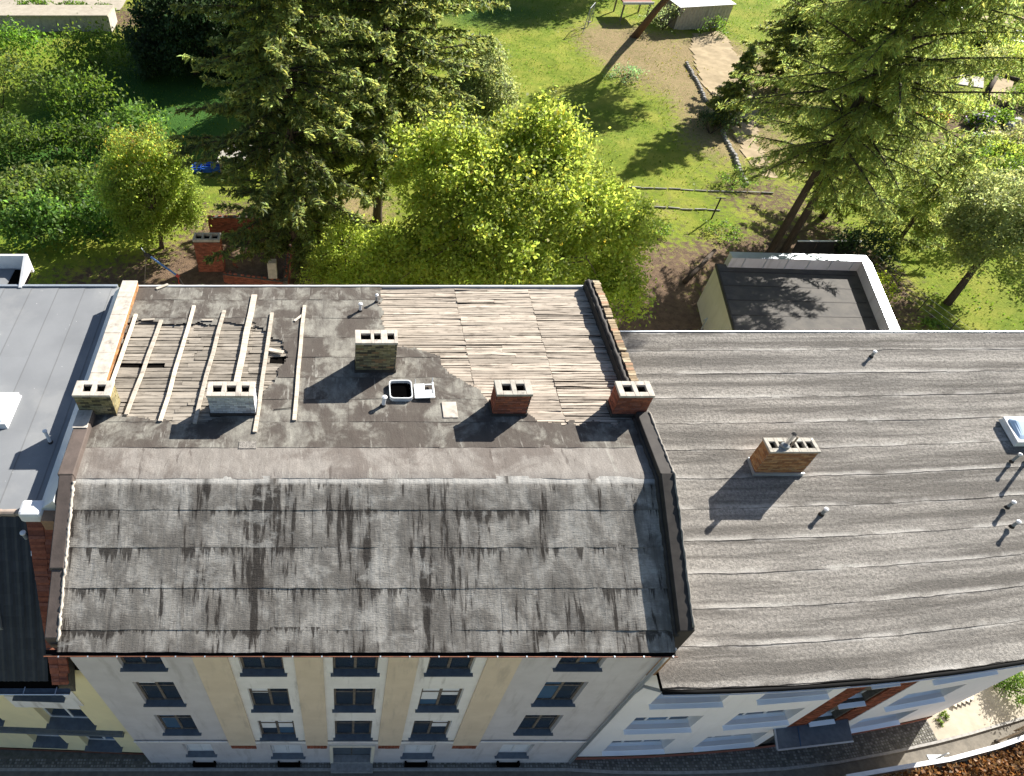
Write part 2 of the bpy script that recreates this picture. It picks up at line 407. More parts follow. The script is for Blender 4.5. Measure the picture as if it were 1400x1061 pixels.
M['zinc'] = m_plain('zinc_sheet', (0.55, 0.59, 0.63), (0.46, 0.50, 0.54), 1.2, 0.38, 0.5, 0.6, bump=0.06)
M['zinc_p'] = m_plain('pale_sheet_metal', (0.72, 0.74, 0.74), (0.62, 0.64, 0.64), 1.2, 0.5, 0.5, 0.25, bump=0.06)
M['steel'] = m_plain('stainless_pipe', (0.72, 0.72, 0.72), (0.6, 0.6, 0.6), 6, 0.28, 0.5, 0.9, bump=0)
M['plastic_w'] = m_plain('white_plastic', (0.80, 0.80, 0.80), (0.7, 0.7, 0.7), 3, 0.45, 0.4, bump=0.03)
M['plastic_g'] = m_plain('grey_plastic_pipe', (0.26, 0.28, 0.29), (0.2, 0.22, 0.23), 4, 0.5, 0.4, bump=0.03)
M['dome'] = m_plain('milky_dome', (0.62, 0.76, 0.9), (0.58, 0.72, 0.87), 1.5, 0.18, 0.5, bump=0)
M['tile_d'] = m_plain('dark_roof_tile', (0.035, 0.036, 0.04), (0.025, 0.026, 0.029), 4, 0.5, 0.4, rnd=0.4)
M['tile_ridge'] = m_plain('ridge_tile', (0.36, 0.29, 0.24), (0.28, 0.22, 0.18), 4, 0.7)
M['tile_b'] = m_plain('brown_clinker', (0.23, 0.075, 0.04), (0.15, 0.05, 0.03), 6, 0.55, 0.35, rnd=0.5)
M['asphalt'] = m_plain('asphalt', (0.19, 0.172, 0.145), (0.13, 0.118, 0.10), 4, 0.9, bump=0.4)
M['cobble'] = m_plain('granite_cobble', (0.25, 0.245, 0.235), (0.15, 0.147, 0.14), 6, 0.8, rnd=0.5)
M['cobbles'] = brickstuff('granite_setts', (0.26, 0.25, 0.235))
M['paving'] = m_plain('pale_paving', (0.42, 0.375, 0.30), (0.34, 0.30, 0.235), 2, 0.9)
M['granite'] = m_plain('granite_kerb', (0.36, 0.35, 0.33), (0.26, 0.25, 0.235), 6, 0.85)
M['sand'] = m_plain('sandy_path', (0.40, 0.31, 0.19), (0.29, 0.225, 0.13), 1.2, 0.95, bump=0.4)
M['stone'] = m_plain('field_stone', (0.34, 0.325, 0.30), (0.22, 0.21, 0.19), 4, 0.9, rnd=0.4, bump=0.5)
M['bark'] = m_plain('bark', (0.085, 0.062, 0.045), (0.05, 0.037, 0.028), 5, 0.95, stretch=(3, 3, 0.5), bump=0.8)
M['bark_p'] = m_plain('pine_bark', (0.16, 0.095, 0.06), (0.09, 0.058, 0.04), 4, 0.95, stretch=(3, 3, 0.5), bump=0.8)
M['wood_old'] = m_plain('old_wood', (0.28, 0.235, 0.185), (0.2, 0.165, 0.13), 3, 0.9, stretch=(1, 1, 4))
M['blue'] = m_plain('blue_tarpaulin', (0.03, 0.13, 0.55), (0.02, 0.09, 0.42), 3, 0.45, 0.5, bump=0.5)
M['blue_p'] = m_plain('blue_paint', (0.10, 0.22, 0.5), (0.08, 0.17, 0.4), 3, 0.4, 0.5)
M['red_p'] = m_plain('red_paint', (0.5, 0.06, 0.04), (0.4, 0.05, 0.03), 3, 0.4, 0.5)
M['flow_o'] = m_plain('orange_petals', (0.8, 0.25, 0.04), (0.75, 0.4, 0.06), 3, 0.7); M['flow_v'] = m_plain('lilac_petals', (0.5, 0.35, 0.65), (0.6, 0.45, 0.7), 3, 0.7); M['flow_w'] = m_plain('white_petals', (0.8, 0.8, 0.78), (0.7, 0.7, 0.68), 3, 0.7)
M['l_walnut'] = m_leaf('walnut_leaf', (0.23, 0.285, 0.055), 0.6, (0.57, 0.68, 0.11))
M['l_maple'] = m_leaf('maple_leaf', (0.21, 0.26, 0.055), 0.6, (0.50, 0.64, 0.11))
M['l_spruce'] = m_leaf('spruce_needles', (0.155, 0.195, 0.075), 0.6, (0.44, 0.50, 0.14))
M['l_larch'] = m_leaf('larch_needles', (0.20, 0.235, 0.075), 0.62, (0.44, 0.52, 0.14))
M['l_pine'] = m_leaf('pine_needles', (0.05, 0.075, 0.035), 0.25)
M['l_grey'] = m_leaf('grey_green_leaf', (0.24, 0.275, 0.12), 0.58, (0.50, 0.56, 0.20))
M['l_bush'] = m_leaf('bush_leaf', (0.11, 0.185, 0.04), 0.5, (0.24, 0.40, 0.05))
M['l_dark'] = m_leaf('dark_leaf', (0.05, 0.085, 0.03), 0.4)
M['l_grass'] = m_leaf('grass_blade', (0.105, 0.16, 0.022), 0.45, (0.17, 0.28, 0.025))
M['l_brown'] = m_leaf('brown_hedge_leaf', (0.26, 0.13, 0.05), 0.35, (0.36, 0.18, 0.06))
# ------------------------------------------------------------------ generic builders
def facade(name, mapf, u0, u1, z0, z1, holes, depth, mat, parent, usub=0):
    us = {u0, u1}; zs = {z0, z1}
    for h in holes: us |= {h[0], h[1]}; zs |= {h[2], h[3]}
    if usub:
        n = max(1, int((u1 - u0) / usub)); us |= {u0 + (u1 - u0) * i / n for i in range(n + 1)}
    us = sorted(u for u in us if u0 <= u <= u1); zs = sorted(z for z in zs if z0 <= z <= z1); b = MB()
    for i in range(len(us) - 1):
        for j in range(len(zs) - 1):
            a, c, d, e = us[i], us[i + 1], zs[j], zs[j + 1]; mu, mz = (a + c) / 2, (d + e) / 2
            if any(h[0] < mu < h[1] and h[2] < mz < h[3] for h in holes): continue
            b.quad(mapf(a, d, 0), mapf(c, d, 0), mapf(c, e, 0), mapf(a, e, 0))
    for h in holes:
        a, c, d, e = h[:4]
        b.quad(mapf(a, d, 0), mapf(a, e, 0), mapf(a, e, depth), mapf(a, d, depth))
        b.quad(mapf(c, e, 0), mapf(c, d, 0), mapf(c, d, depth), mapf(c, e, depth))
        b.quad(mapf(a, e, 0), mapf(c, e, 0), mapf(c, e, depth), mapf(a, e, depth))
        b.quad(mapf(c, d, 0), mapf(a, d, 0), mapf(a, d, depth), mapf(c, d, depth))
    # end returns and top
    b.quad(mapf(u0, z0, 0), mapf(u0, z1, 0), mapf(u0, z1, depth), mapf(u0, z0, depth))
    b.quad(mapf(u1, z1, 0), mapf(u1, z0, 0), mapf(u1, z0, depth), mapf(u1, z1, depth))
    return b.obj(name, mat, parent)

def fbox(b, mapf, a, c, d, e, f0, f1):
    b.hexa([mapf(a, d, f0), mapf(c, d, f0), mapf(c, d, f1), mapf(a, d, f1), mapf(a, e, f0), mapf(c, e, f0), mapf(c, e, f1), mapf(a, e, f1)])

def window(parent, mapf, a, c, d, e, depth=0.2, frame='frame_d', pane='glass', sill='sill_d', out=0.10, panes=2, transom=True, blind=False, side=0.07):
    b = MB(); t = 0.07; f0, f1 = depth - 0.075, depth - 0.005
    e2 = 0.004
    fbox(b, mapf, a + e2, a + t, d + e2, e - e2, f0, f1); fbox(b, mapf, c - t, c - e2, d + e2, e - e2, f0, f1)
    fbox(b, mapf, a + t, c - t, d + e2, d + t, f0, f1); fbox(b, mapf, a + t, c - t, e - t, e - e2, f0, f1)
    w = (c - a) / panes
    for i in range(1, panes): fbox(b, mapf, a + w * i - 0.04, a + w * i + 0.04, d + t, e - t, f0 + 0.003, f1 - 0.003)
    zt = d + (e - d) * 0.68
    if transom:
        for i in range(panes):
            fbox(b, mapf, a + w * i + (t if i == 0 else 0.04), a + w * (i + 1) - (t if i == panes - 1 else 0.04), zt - 0.035, zt + 0.035, f0 - 0.006, f1 - 0.006)
    o = b.obj('window', M[frame], parent)
    for i in range(panes):
        p0 = a + w * i + (t if i == 0 else 0.04); p1 = a + w * (i + 1) - (t if i == panes - 1 else 0.04)
        b = MB(); fbox(b, mapf, p0, p1, d + t, e - t, f0 + 0.03, f0 + 0.042); b.obj('pane', M[random.choice([pane, pane, pane, pane, 'glass_b'])], o)
        if not blind and random.random() < .3:
            b = MB(); zt_ = e - t - random.uniform(.15, .7) * (e - d); fbox(b, mapf, p0 + .012, p1 - .012, zt_, e - t - .01, f0 + 0.014, f0 + 0.026); b.obj('curtain', M['blind'], o)
        if blind:
            b = MB(); fbox(b, mapf, p0 + .01, p1 - .01, d + t + .01, d + t + (e - d) * 0.62, f0 + 0.012, f0 + 0.022); b.obj('blind', M['blind'], o)
    b = MB(); sl_ = .2 if sill == 'sill_b' else .07; zi = lambda q: d + .02 - (depth - .08 - q) * sl_
    def sl_piece(u0_, u1_, q0, q1, th):
        b.hexa([mapf(u0_, zi(q0) - th, q0), mapf(u1_, zi(q0) - th, q0), mapf(u1_, zi(q1) - th, q1), mapf(u0_, zi(q1) - th, q1), mapf(u0_, zi(q0), q0), mapf(u1_, zi(q0), q0), mapf(u1_, zi(q1), q1), mapf(u0_, zi(q1), q1)])
    sl_piece(a - side, c + side, -out, -.003, .04); sl_piece(a + .003, c - .003, -.003, depth - .08, .03)
    b.obj('sill', M[sill], o)
    return o

BRICK = {}
def brick_mesh(L, H, T, key):
    k = (round(L, 3), round(H, 3), round(T, 3), key)
    if k not in BRICK:
        b = MB(); b.box(-L / 2, L / 2, -T / 2, T / 2, -H / 2, H / 2); me = b.mesh('brick'); me.materials.append(M[key]); BRICK[k] = me
    return BRICK[k]

def brick_run(b, tints, org, ud, nd, length, height, ch=0.083, bl=0.25, thick=0.03):
    """joined bricks on a vertical face: origin, unit direction along, outward normal"""
    org = Vector(org); ud = Vector(ud); nd = Vector(nd); z = Vector((0, 0, 1)); n = int(height / ch)
    for j in range(n):
        x = -bl / 2 if j % 2 else 0
        while x < length - 0.02:
            a = max(x, 0) + 0.006; c = min(x + bl, length) - 0.006; x += bl
            if c - a < 0.02: continue
            p = random.uniform(0.004, 0.014); z0 = j * ch + 0.006; z1 = (j + 1) * ch - 0.006; q = []
            for zz in (z0, z1):
                q += [org + ud * a + nd * p + z * zz, org + ud * c + nd * p + z * zz, org + ud * c - nd * thick + z * zz, org + ud * a - nd * thick + z * zz]
            b.hexa(q); t = random.uniform(0.55, 1.25); h = random.uniform(-.08, .08); tints += [(t * (1 + h), t, t * (1 - h))] * 8

def stuff_obj(name, b, tints, mat, parent, kind='stuff'):
    me = b.mesh(name); a = me.attributes.new('tint', 'FLOAT_COLOR', 'POINT')
    c = np.ones((len(b.v), 4), np.float32); c[:, :3] = np.array(tints); a.data.foreach_set('color', c.ravel())
    o = link(name, me, mat, parent)
    if kind: o['kind'] = kind
    return o

def chimney(parent, x0, x1, y0, y1, z0, z1, flues, key, mortar='mortar', cap='concrete', faces=('front',), cap_h=0.09, label=None, ztilt=0.0):
    """brick chimney with open flues; y0 is the street side. front (and side) bricks are single pieces."""
    b = MB(); n = len(flues); zc = z1 - cap_h; zd = z1 - 0.55
    b.box(x0, x1, y0, y1, z0, zd)
    fy0, fy1 = y0 + 0.13, y1 - 0.13
    xs = [x0] + [q for f in flues for q in f] + [x1]
    for i in range(0, len(xs), 2): b.box(xs[i], xs[i + 1], y0 + .0004, y1 - .0004, zd, zc)
    for f in flues: b.box(f[0], f[1], y0 + .0004, fy0, zd, zc); b.box(f[0], f[1], fy1, y1 - .0004, zd, zc)
    o = b.obj('chimney', M[mortar], parent)
    if label: o['label'] = label
    b = MB(); e = 0.03
    if cap:
        for i in range(0, len(xs), 2): b.box(xs[i] - (e if i == 0 else 0) + (0.01 if i else 0), xs[i + 1] + (e if i == len(xs) - 2 else 0) - (0.01 if i < len(xs) - 2 else 0), y0 - e, y1 + e, zc, z1)
        for f in flues: b.box(f[0] - .01, f[1] + .01, y0 - e, fy0 + .01, zc, z1 - .002); b.box(f[0] - .01, f[1] + .01, fy1 - .01, y1 + e, zc, z1 - .002)
        cobj = b.obj('cap', M[cap], o, bevel=.012)
    for f in flues:
        b = MB(); w = 0.012
        b.box(f[0], f[0] + w, fy0, fy1, zd + .001, zc - .02); b.box(f[1] - w, f[1], fy0, fy1, zd + .001, zc - .02)
        b.box(f[0] + w, f[1] - w, fy0, fy0 + w, zd + .001, zc - .02); b.box(f[0] + w, f[1] - w, fy1 - w, fy1, zd + .001, zc - .02)
        b.box(f[0] + w, f[1] - w, fy0 + w, fy1 - w, zd + .001, zd + .02); b.obj('flue', M['soot'], o)
    ch, bl, T = 0.083, 0.25, 0.04
    H = zc - z0; nc = int(H / ch)
    def face(org, ang, length):
        ud = Vector((math.cos(ang), math.sin(ang), 0)); nd = Vector((math.sin(ang), -math.cos(ang), 0))
        for j in range(nc):
            x = -bl / 2 if j % 2 else 0
            while x < length - 0.03:
                a = max(x, 0) + 0.006; c = min(x + bl, length) - 0.006; x += bl
                if c - a < 0.04: continue
                L = round((c - a) / 0.02) * 0.02 - 0.002
                p = Vector(org) + ud * ((a + c) / 2) + Vector((0, 0, zc - (j + 0.5) * ch)) + nd * (random.uniform(0.004, 0.013) - T / 2)
                link('brick', brick_mesh(L, ch - 0.012, T, 'b_' + key), None, o, p, (0, 0, ang))
    b = MB(); tn = []
    if 'front' in faces: face((x0, y0, 0), 0, x1 - x0)
    if 'left' in faces: face((x0, y1, 0), -math.pi / 2, y1 - y0)
    else: brick_run(b, tn, (x0, y1, zc - nc * ch), (0, -1, 0), (-1, 0, 0), y1 - y0, nc * ch)
    if 'right' in faces: face((x1, y0, 0), math.pi / 2, y1 - y0)
    else: brick_run(b, tn, (x1, y0, zc - nc * ch), (0, 1, 0), (1, 0, 0), y1 - y0, nc * ch)
    brick_run(b, tn, (x1, y1, zc - nc * ch), (-1, 0, 0), (0, 1, 0), x1 - x0, nc * ch)
    stuff_obj('brickwork', b, tn, M['bs_' + key], o)
    return o

def sheet(name, parent, mat, pos, u0, u1, s0, s1, du=0.08, ds=0.08, amp=0.008, seed=0, cut=None, uvf=None, lift=0.0, thick=0.008, wob=0.02, waves=0.0, rseed=None, row=None):
    """one felt sheet: pos(u, s, h) -> world; from s0 (upper lap) to s1 (lower lap)"""
    nu = max(2, int((u1 - u0) / du)); ns = max(3, int((s1 - s0) / ds))
    U, S = np.meshgrid(np.linspace(u0, u1, nu + 1), np.linspace(0, 1, ns + 1), indexing='ij')
    e0 = (fbm(U * 1.3, U * 0, seed + 5, 3) - 0.5) * wob; e1 = (fbm(U * 1.7, U * 0 + 9, seed + 6, 3) - 0.5) * wob * 2
    SS = s0 + e0 + (s1 - s0 + e1 - e0) * S
    UU = U + (fbm(SS * 1.5, SS * 0 + seed, seed + 8, 3) - 0.5) * wob * 1.5 * ((U == u0) | (U == u1))
    rseed = seed if rseed is None else rseed
    H = (fbm(UU * 1.8, SS * 1.8, rseed, 4) - 0.5) * 2 * amp
    if waves: H = H + waves * (fbm(UU * 0.7, SS * 5.0, rseed + 12, 3) - 0.5) * 2
    H = H + lift + 0.009 * S
    V = np.stack(pos(UU, SS, H), -1).reshape(-1, 3)
    idx = np.arange((nu + 1) * (ns + 1)).reshape(nu + 1, ns + 1)
    F = np.stack([idx[:-1, :-1], idx[:-1, 1:], idx[1:, 1:], idx[1:, :-1]], -1).reshape(-1, 4)
    uv = np.stack([UU, (S if row is None else S * .996 + .002 + row) if uvf is None else uvf(SS)], -1).reshape(-1, 2)
    if cut is not None:
        cu = ((UU[:-1, :-1] + UU[1:, 1:]) / 2).ravel(); cs = ((SS[:-1, :-1] + SS[1:, 1:]) / 2).ravel()
        keep = ~cut(cu, cs)
        if keep.sum() < 6: return None
        F = F[keep]; used = np.unique(F); rm = np.full(len(V), -1); rm[used] = np.arange(len(used)); V = V[used]; uv = uv[used]; F = rm[F]
    # split into connected pieces, give every piece its own cut edge
    lab = np.arange(len(V))
    if cut is not None:
        for _ in range(400):
            m = lab[F].min(1); new = lab.copy(); np.minimum.at(new, F.ravel(), np.repeat(m, 4)); new = new[new]
            if (new == lab).all(): break
            lab = new
    else: lab[:] = 0
    fl = lab[F[:, 0]]; out = None
    for c in np.unique(fl):
        f = F[fl == c]
        if len(f) < 30: continue
        used = np.unique(f); rm = np.full(len(V), -1); rm[used] = np.arange(len(used)); v_ = V[used]; u_ = uv[used]; f = rm[f]
        if np.cross(v_[f[0, 1]] - v_[f[0, 0]], v_[f[0, 2]] - v_[f[0, 0]])[2] < 0: f = f[:, ::-1]
        n0 = len(f)
        ed = np.concatenate([f[:, [0, 1]], f[:, [1, 2]], f[:, [2, 3]], f[:, [3, 0]]]); key = ed[:, 0].astype(np.int64) * 10 ** 7 + ed[:, 1]; rev = ed[:, 1].astype(np.int64) * 10 ** 7 + ed[:, 0]
        be = ed[~np.isin(key, rev)]; nb_ = len(be); b0 = len(v_)
        lo = np.array([0, 0, -thick]); q = np.stack([v_[be[:, 1]], v_[be[:, 0]], v_[be[:, 0]] + lo, v_[be[:, 1]] + lo], 1).reshape(-1, 3)
        v_ = np.concatenate([v_, q]); u_ = np.concatenate([u_, np.stack([u_[be[:, 1]], u_[be[:, 0]], u_[be[:, 0]], u_[be[:, 1]]], 1).reshape(-1, 2)]); f = np.concatenate([f, (b0 + np.arange(4 * nb_)).reshape(-1, 4)])
        sm = np.ones(len(f), bool); sm[n0:] = False
        out = link(name, np_mesh(name, v_, f, uv=u_, smooth=sm), mat, parent)
    return out

# ================================================================== MAIN BUILDING
XL, XR, YB, ZF = -7.8, 9.05, 12.65, 14.27      # facade corners, back edge, flat roof height at the arris
YR, YE, ZE = 3.9, -0.22, 12.12                  # arris and eave of the street slope
apt = thing('apartment_building', 'grey four storey apartment house with half stripped felt roof and five chimneys', 'building', (0.6, 6, 0))
SL = math.hypot(YR - YE, ZF - ZE); sd = ((YE - YR) / SL, (ZE - ZF) / SL); sn = (sd[1], -sd[0])
FL = -0.008
def roof_pos(u, s, h):
    """s<0 flat part behind the arris, s>0 street slope, rounded over 0.3 m"""
    s = np.asarray(s, float); r = 0.32
    t = np.clip((s + r) / (2 * r), 0, 1)
    ang = t * math.atan2(-sd[1], -sd[0])
    # integrate the profile analytically piecewise
    k = math.atan2(-sd[1], -sd[0])
    sc = np.clip(s, -r, r)
    th = (sc + r) / (2 * r) * k
    y = -(2 * r / k) * np.sin(th); z = -(2 * r / k) * (1 - np.cos(th))
    y0 = YR + r; z0 = ZF + FL * r
    y = y0 + y; z = z0 + z
    y = np.where(s < -r, y0 - (s + r), y); z = np.where(s < -r, z0 + FL * -(s + r) * 1.0, z)
    ex = np.maximum(s - r, 0)
    y = y + ex * sd[0]; z = z + ex * sd[1]
    ny = -np.sin(th); nz = np.cos(th)
    return (u, y + ny * h, z + nz * h)
def roof_z(Y): return ZF + FL * (Y - YR)

# body
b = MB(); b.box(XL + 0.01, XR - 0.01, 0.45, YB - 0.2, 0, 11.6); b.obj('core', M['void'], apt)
b = MB(); b.box(XL + 0.012, XR + 0.38, YB - 0.2, YB - 0.05, 0, roof_z(YB) - 0.12); b.obj('rear_wall', M['wall_cream'], apt)
b = MB(); b.box(XL - 0.28, XL + 0.0, 0.62, YB - 0.05, 0, 11.9); b.obj('gable_wall', M['b_red'], apt)
b = MB(); b.box(XR - 0.005, XR + 0.38, 0.62, YB - 0.202, 0, 11.9); b.obj('gable_wall', M['wall_grey'], apt)
# roof deck (dark space under boards and felt)
b = MB(); q = []
prof = [(YB, roof_z(YB)), (YR, ZF), (YE + 0.05, ZE)]
dz = 0.10
for (ya, za), (yb, zb) in zip(prof[:-1], prof[1:]):
    b.hexa([(XL + .05, yb, zb - dz - .1), (XR - .0, yb, zb - dz - .1), (XR - .0, ya, za - dz - .1), (XL + .05, ya, za - dz - .1), (XL + .05, yb, zb - dz), (XR, yb, zb - dz), (XR, ya, za - dz), (XL + .05, ya, za - dz)])
b.obj('roof_deck', M['void'], apt)

# exposed board areas
PL = [(-7.62, 10.75), (-6.4, 10.62), (-5.0, 10.55), (-3.6, 10.6), (-2.72, 10.5), (-2.62, 9.9), (-2.0, 9.62), (-1.86, 9.2), (-1.9, 8.7), (-2.2, 8.35), (-2.35, 7.7), (-2.72, 7.2), (-2.72, 6.75), (-4.0, 6.2), (-5.2, 6.02), (-6.1, 6.12), (-7.0, 6.2), (-7.62, 6.6)]
PR = [(1.40, 13.2), (1.36, 11.0), (1.42, 9.55), (2.3, 9.42), (2.75, 9.2), (3.2, 9.05), (3.32, 8.5), (3.62, 8.0), (4.05, 7.68), (4.45, 7.35), (4.62, 6.9), (4.72, 6.45), (5.75, 6.4), (6.05, 6.05), (7.4, 5.98), (8.3, 6.08), (9.3, 6.3), (9.3, 13.2)]
def cut_flat(u, s):
    Y = YR - s
    j = (fbm(u * 3.1, Y * 3.1, 77, 5) - 0.5) * 0.6
    return (s < 0) & (inpoly(u + j, Y + j * 0.8, PL) | inpoly(u + j * 0.8, Y - j, PR))
# felt sheets, row by row (s is distance from the arris)
rows = [-8.82, -8.0, -7.0, -5.98, -5.0, -4.05, -3.1, -2.15, -1.15, -0.04, 0.86, 1.9, 3.0, 4.1, SL + 0.02]
uvF = lambda s: s * 1.0
for i in range(len(rows) - 1):
    s0, s1 = rows[i] - 0.08, rows[i + 1]
    cuts = {9: [-3.0], 8: [-1.55, 4.4], 10: [2.9], 11: [-4.6], 12: [4.4], 13: [-2.2, 5.3], 7: [-5.4, 2.9], 6: [0.2, 6.0], 5: [-1.2], 4: [-0.9, 1.0], 3: [-2.4], 2: [-5.5, -1.0], 1: [-6.2, -3.4, -0.7], 0: [-7.0, -6.1, -5.2, -4.2, -3.3, -2.2, -1.2, -0.2, 0.7]}.get(i, [0])
    xs = [XL + 0.02] + cuts + [XR - 0.06]
    for j in range(len(xs) - 1):
        sl = i >= 9
        sheet('felt_sheet', apt, M['felt_m'] if sl else (M['felt_p'] if i == 8 else M['felt_f']), roof_pos, xs[j] - (0.05 if j else 0), xs[j + 1], s0, s1, 0.055 if not sl else 0.075, 0.055 if not sl else 0.07,
              0.012 if not sl else 0.009, 100 + i * 7 + j * 3, cut_flat if not sl else None, None if sl else uvF, 0.0035 * (j % 2), thick=0.012 if sl else 0.009, rseed=100 + i * 7)
# boards
def plank(x0, x1, y, w, mat, zoff=0.0, tilt=0.0):
    n = 4; b = MB(); vt = []; L = x1 - x0; zt = roof_z(y) - 0.045 + zoff; cx = (x0 + x1) / 2
    for k in range(n + 1):
        x = x0 + L * k / n - cx; e1 = random.uniform(-.014, .014); e2 = random.uniform(-.014, .014); dz_ = random.uniform(-.008, .008) + tilt * (k / n - .5)
        vt += [(x, -w / 2 + e1, dz_ - .025), (x, w / 2 + e2, dz_ - .025), (x, w / 2 + e2, dz_ + random.uniform(-.003, .006)), (x, -w / 2 + e1, dz_ + random.uniform(-.003, .006))]
    fs = [(3, 2, 1, 0), (4 * n, 4 * n + 1, 4 * n + 2, 4 * n + 3)]
    for k in range(n):
        a = 4 * k; c = a + 4
        fs += [(a + 3, c + 3, c + 2, a + 2), (a, c, c + 3, a + 3), (a + 2, c + 2, c + 1, a + 1)]
    b.add(vt, fs); o = link('board', b.mesh('board'), mat, apt, (cx, y, zt)); return o
y = 6.0
while y < 10.85:
    w = random.uniform(0.13, 0.19)
    js = [-7.66, random.choice([-5.1, -4.9, -5.3]) + random.uniform(-.1, .1), random.choice([-3.2, -3.4]) + random.uniform(-.1, .1), -1.65]
    if random.random() < .25: js.pop(1)
    for a, c in zip(js[:-1], js[1:]):
        if abs(y + w / 2 - 8.78) < 0.13 and c > -2.0: c = -2.5          # broken board beside the hole
        if abs(y + w / 2 - 8.6) < 0.1 and a < -7: a = -6.0
        plank(a + .004, c - .004, y + w / 2, w - random.uniform(.012, .04), M['board_l'], random.uniform(-.015, .01), random.uniform(-.03, .03))
    y += w
y = 5.95
while y < YB - 0.02:
    w = random.uniform(0.095, 0.15)
    jo = 0.15 * math.sin(y * 1.3)
    js = [1.2, 4.22 + random.uniform(-.02, .02) - (y - 9) * 0.02, 6.9 + random.uniform(-.02, .02), 9.02]
    if random.random() < .3: js.insert(2, 5.6 + random.uniform(-.3, .3))
    for a, c in zip(js[:-1], js[1:]):
        g = random.uniform(.008, .026)
        if random.random() < 0.12: g = random.uniform(.03, .07)
        if y < 7.9 and a > 6 and random.random() < .35: g = random.uniform(.03, .08)
        if y < 6.5 and c < 4.5: continue
        plank(a + .004, c - random.uniform(.003, .012), min(y + w / 2, YB - w / 2), w - g, M['board_r'], random.uniform(-.012, .012), random.uniform(-.035, .035))
    y += w
# back edge board and eaves strip
b = MB(); b.bar((XL, YB + 0.03, roof_z(YB) - 0.04), (XR, YB + 0.03, roof_z(YB) - 0.04), 0.06, 0.16); b.obj('rear_fascia', M['zinc_p'], apt)

# parapets -----------------------------------------------------------
zt = 14.52
b = MB(); b.box(XL - 0.40, XL + 0.10, 6.92, YB, 12.9, zt - 0.07); b.obj('left_parapet', M['mortar'], apt)
b = MB(); tn = []
brick_run(b, tn, (XL + 0.10, 6.92, zt - 0.07 - 0.083 * 4), (0, 1, 0), (1, 0, 0), YB - 6.92, 0.333)
stuff_obj('brickwork', b, tn, M['bs_orange'], apt)
for y0 in np.arange(6.95, YB - .3, 0.95):
    b = MB(); b.box(XL - 0.43, XL + 0.13, y0, min(y0 + 0.94, YB + .02), zt - 0.068 + random.uniform(0, .006), zt + random.uniform(0, .008)); b.obj('coping_slab', M['concrete_w'], apt, bevel=0.008)
# pale metal ledge on the neighbour's side
b = MB(); b.hexa([(XL - .98, 3.2, 13.5), (XL - .40, 3.2, 13.5), (XL - .402, YB + .3, 13.5), (XL - .98, YB + .3, 13.5), (XL - .98, 3.2, 13.72), (XL - .402, 3.2, 14.22), (XL - .402, YB + .3, 14.22), (XL - .98, YB + .3, 13.72)])
b.obj('ledge_flashing', M['zinc_p'], apt)
# felt-wrapped low parapet in front of the left chimney, then down the slope
def slope_box(b, x0, x1, y0, y1, h0, h1):
    def zz(Y, h):
        if Y >= YR: return roof_z(Y) + h
        return ZF + (Y - YR) * (ZF - ZE) / (YR - YE) + h
    b.hexa([(x0, y0, zz(y0, h0)), (x1, y0, zz(y0, h0)), (x1, y1, zz(y1, h0)), (x0, y1, zz(y1, h0)), (x0, y0, zz(y0, h1)), (x1, y0, zz(y0, h1)), (x1, y1, zz(y1, h1)), (x0, y1, zz(y1, h1))])
b = MB(); slope_box(b, XL - 0.40, XL + 0.06, YR, 5.85, -1.2, 0.24); slope_box(b, XL - 0.40, XL + 0.06, 5.85, 6.33, -1.2, 0.235)
slope_box(b, XL - 0.36, XL + 0.06, 1.6, YR, -1.2, 0.22); slope_box(b, XL - 0.3, XL + 0.055, 0.0, 1.6, -1.2, 0.18)
b.obj('left_parapet', M['tarbrown'], apt, bevel=0.03)
b = MB(); slope_box(b, XL - 0.42, XL + 0.03, 5.6, 6.31, 0.238, 0.275); b.obj('coping_slab', M['concrete_w'], apt, bevel=0.01)
# crumbling mortar fillet along the roof-side edge of the left parapet
b = MB(); pts = []; rad = []
for k in range(70):
    Y = 3.75 - k * 3.8 / 69; Zr = ZF + (Y - YR) * (ZF - ZE) / (YR - YE)
    pts.append((XL + 0.075 + random.uniform(-.018, .018), Y, Zr + 0.19 - 0.04 * (k / 69) + random.uniform(-.015, .015))); rad.append(random.uniform(.03, .055))
b.tube(pts, rad, 7); b.obj('mortar_fillet', M['concrete_w'], apt, smooth=True)
# right parapet: brick, tar-capped
zt2 = 14.55; xa, xb = XR - 0.06, XR + 0.40
b = MB(); b.box(xa, xb, 6.85, YB + .05, 12.9, zt2 - .06); b.obj('right_parapet', M['tar'], apt)
b = MB(); tn = []
brick_run(b, tn, (xb, 6.9, zt2 - .06 - .083 * 18), (0, 1, 0), (1, 0, 0), YB - 6.85, 18 * .083)
stuff_obj('brickwork', b, tn, M['bs_pale'], apt)
yy = 6.92
while yy < YB - .1:           # rowlock bricks on the outer half of the top, several missing
    if random.random() > 0.08:
        link('coping_brick', brick_mesh(0.24, 0.07, 0.105, 'b_pale'), None, apt, (xb - 0.10 + random.uniform(-.02, .02), yy + .055, zt2 - .02 + random.uniform(-.012, .008)), (random.uniform(-.04, .04), random.uniform(-.05, .05), random.uniform(-.08, .08)))
    yy += 0.118
b = MB(); pts = []; rad = []
for k in range(50):
    pts.append((xa + 0.10 + random.uniform(-.015, .015), 6.9 + k * (YB - 6.9) / 49, zt2 - .05 + random.uniform(-.015, .02))); rad.append(random.uniform(.06, .10))
b.tube(pts, rad, 7); b.obj('tar_fillet', M['tar'], apt, smooth=True)
b = MB(); slope_box(b, xa + 0.05, xb, YR, 6.24, -1.3, 0.28); slope_box(b, xa + .05, xb + .005, 0.12, YR, -1.3, 0.32); b.obj('right_parapet', M['tar'], apt, bevel=0.02)
b = MB(); pts = []; rad = []
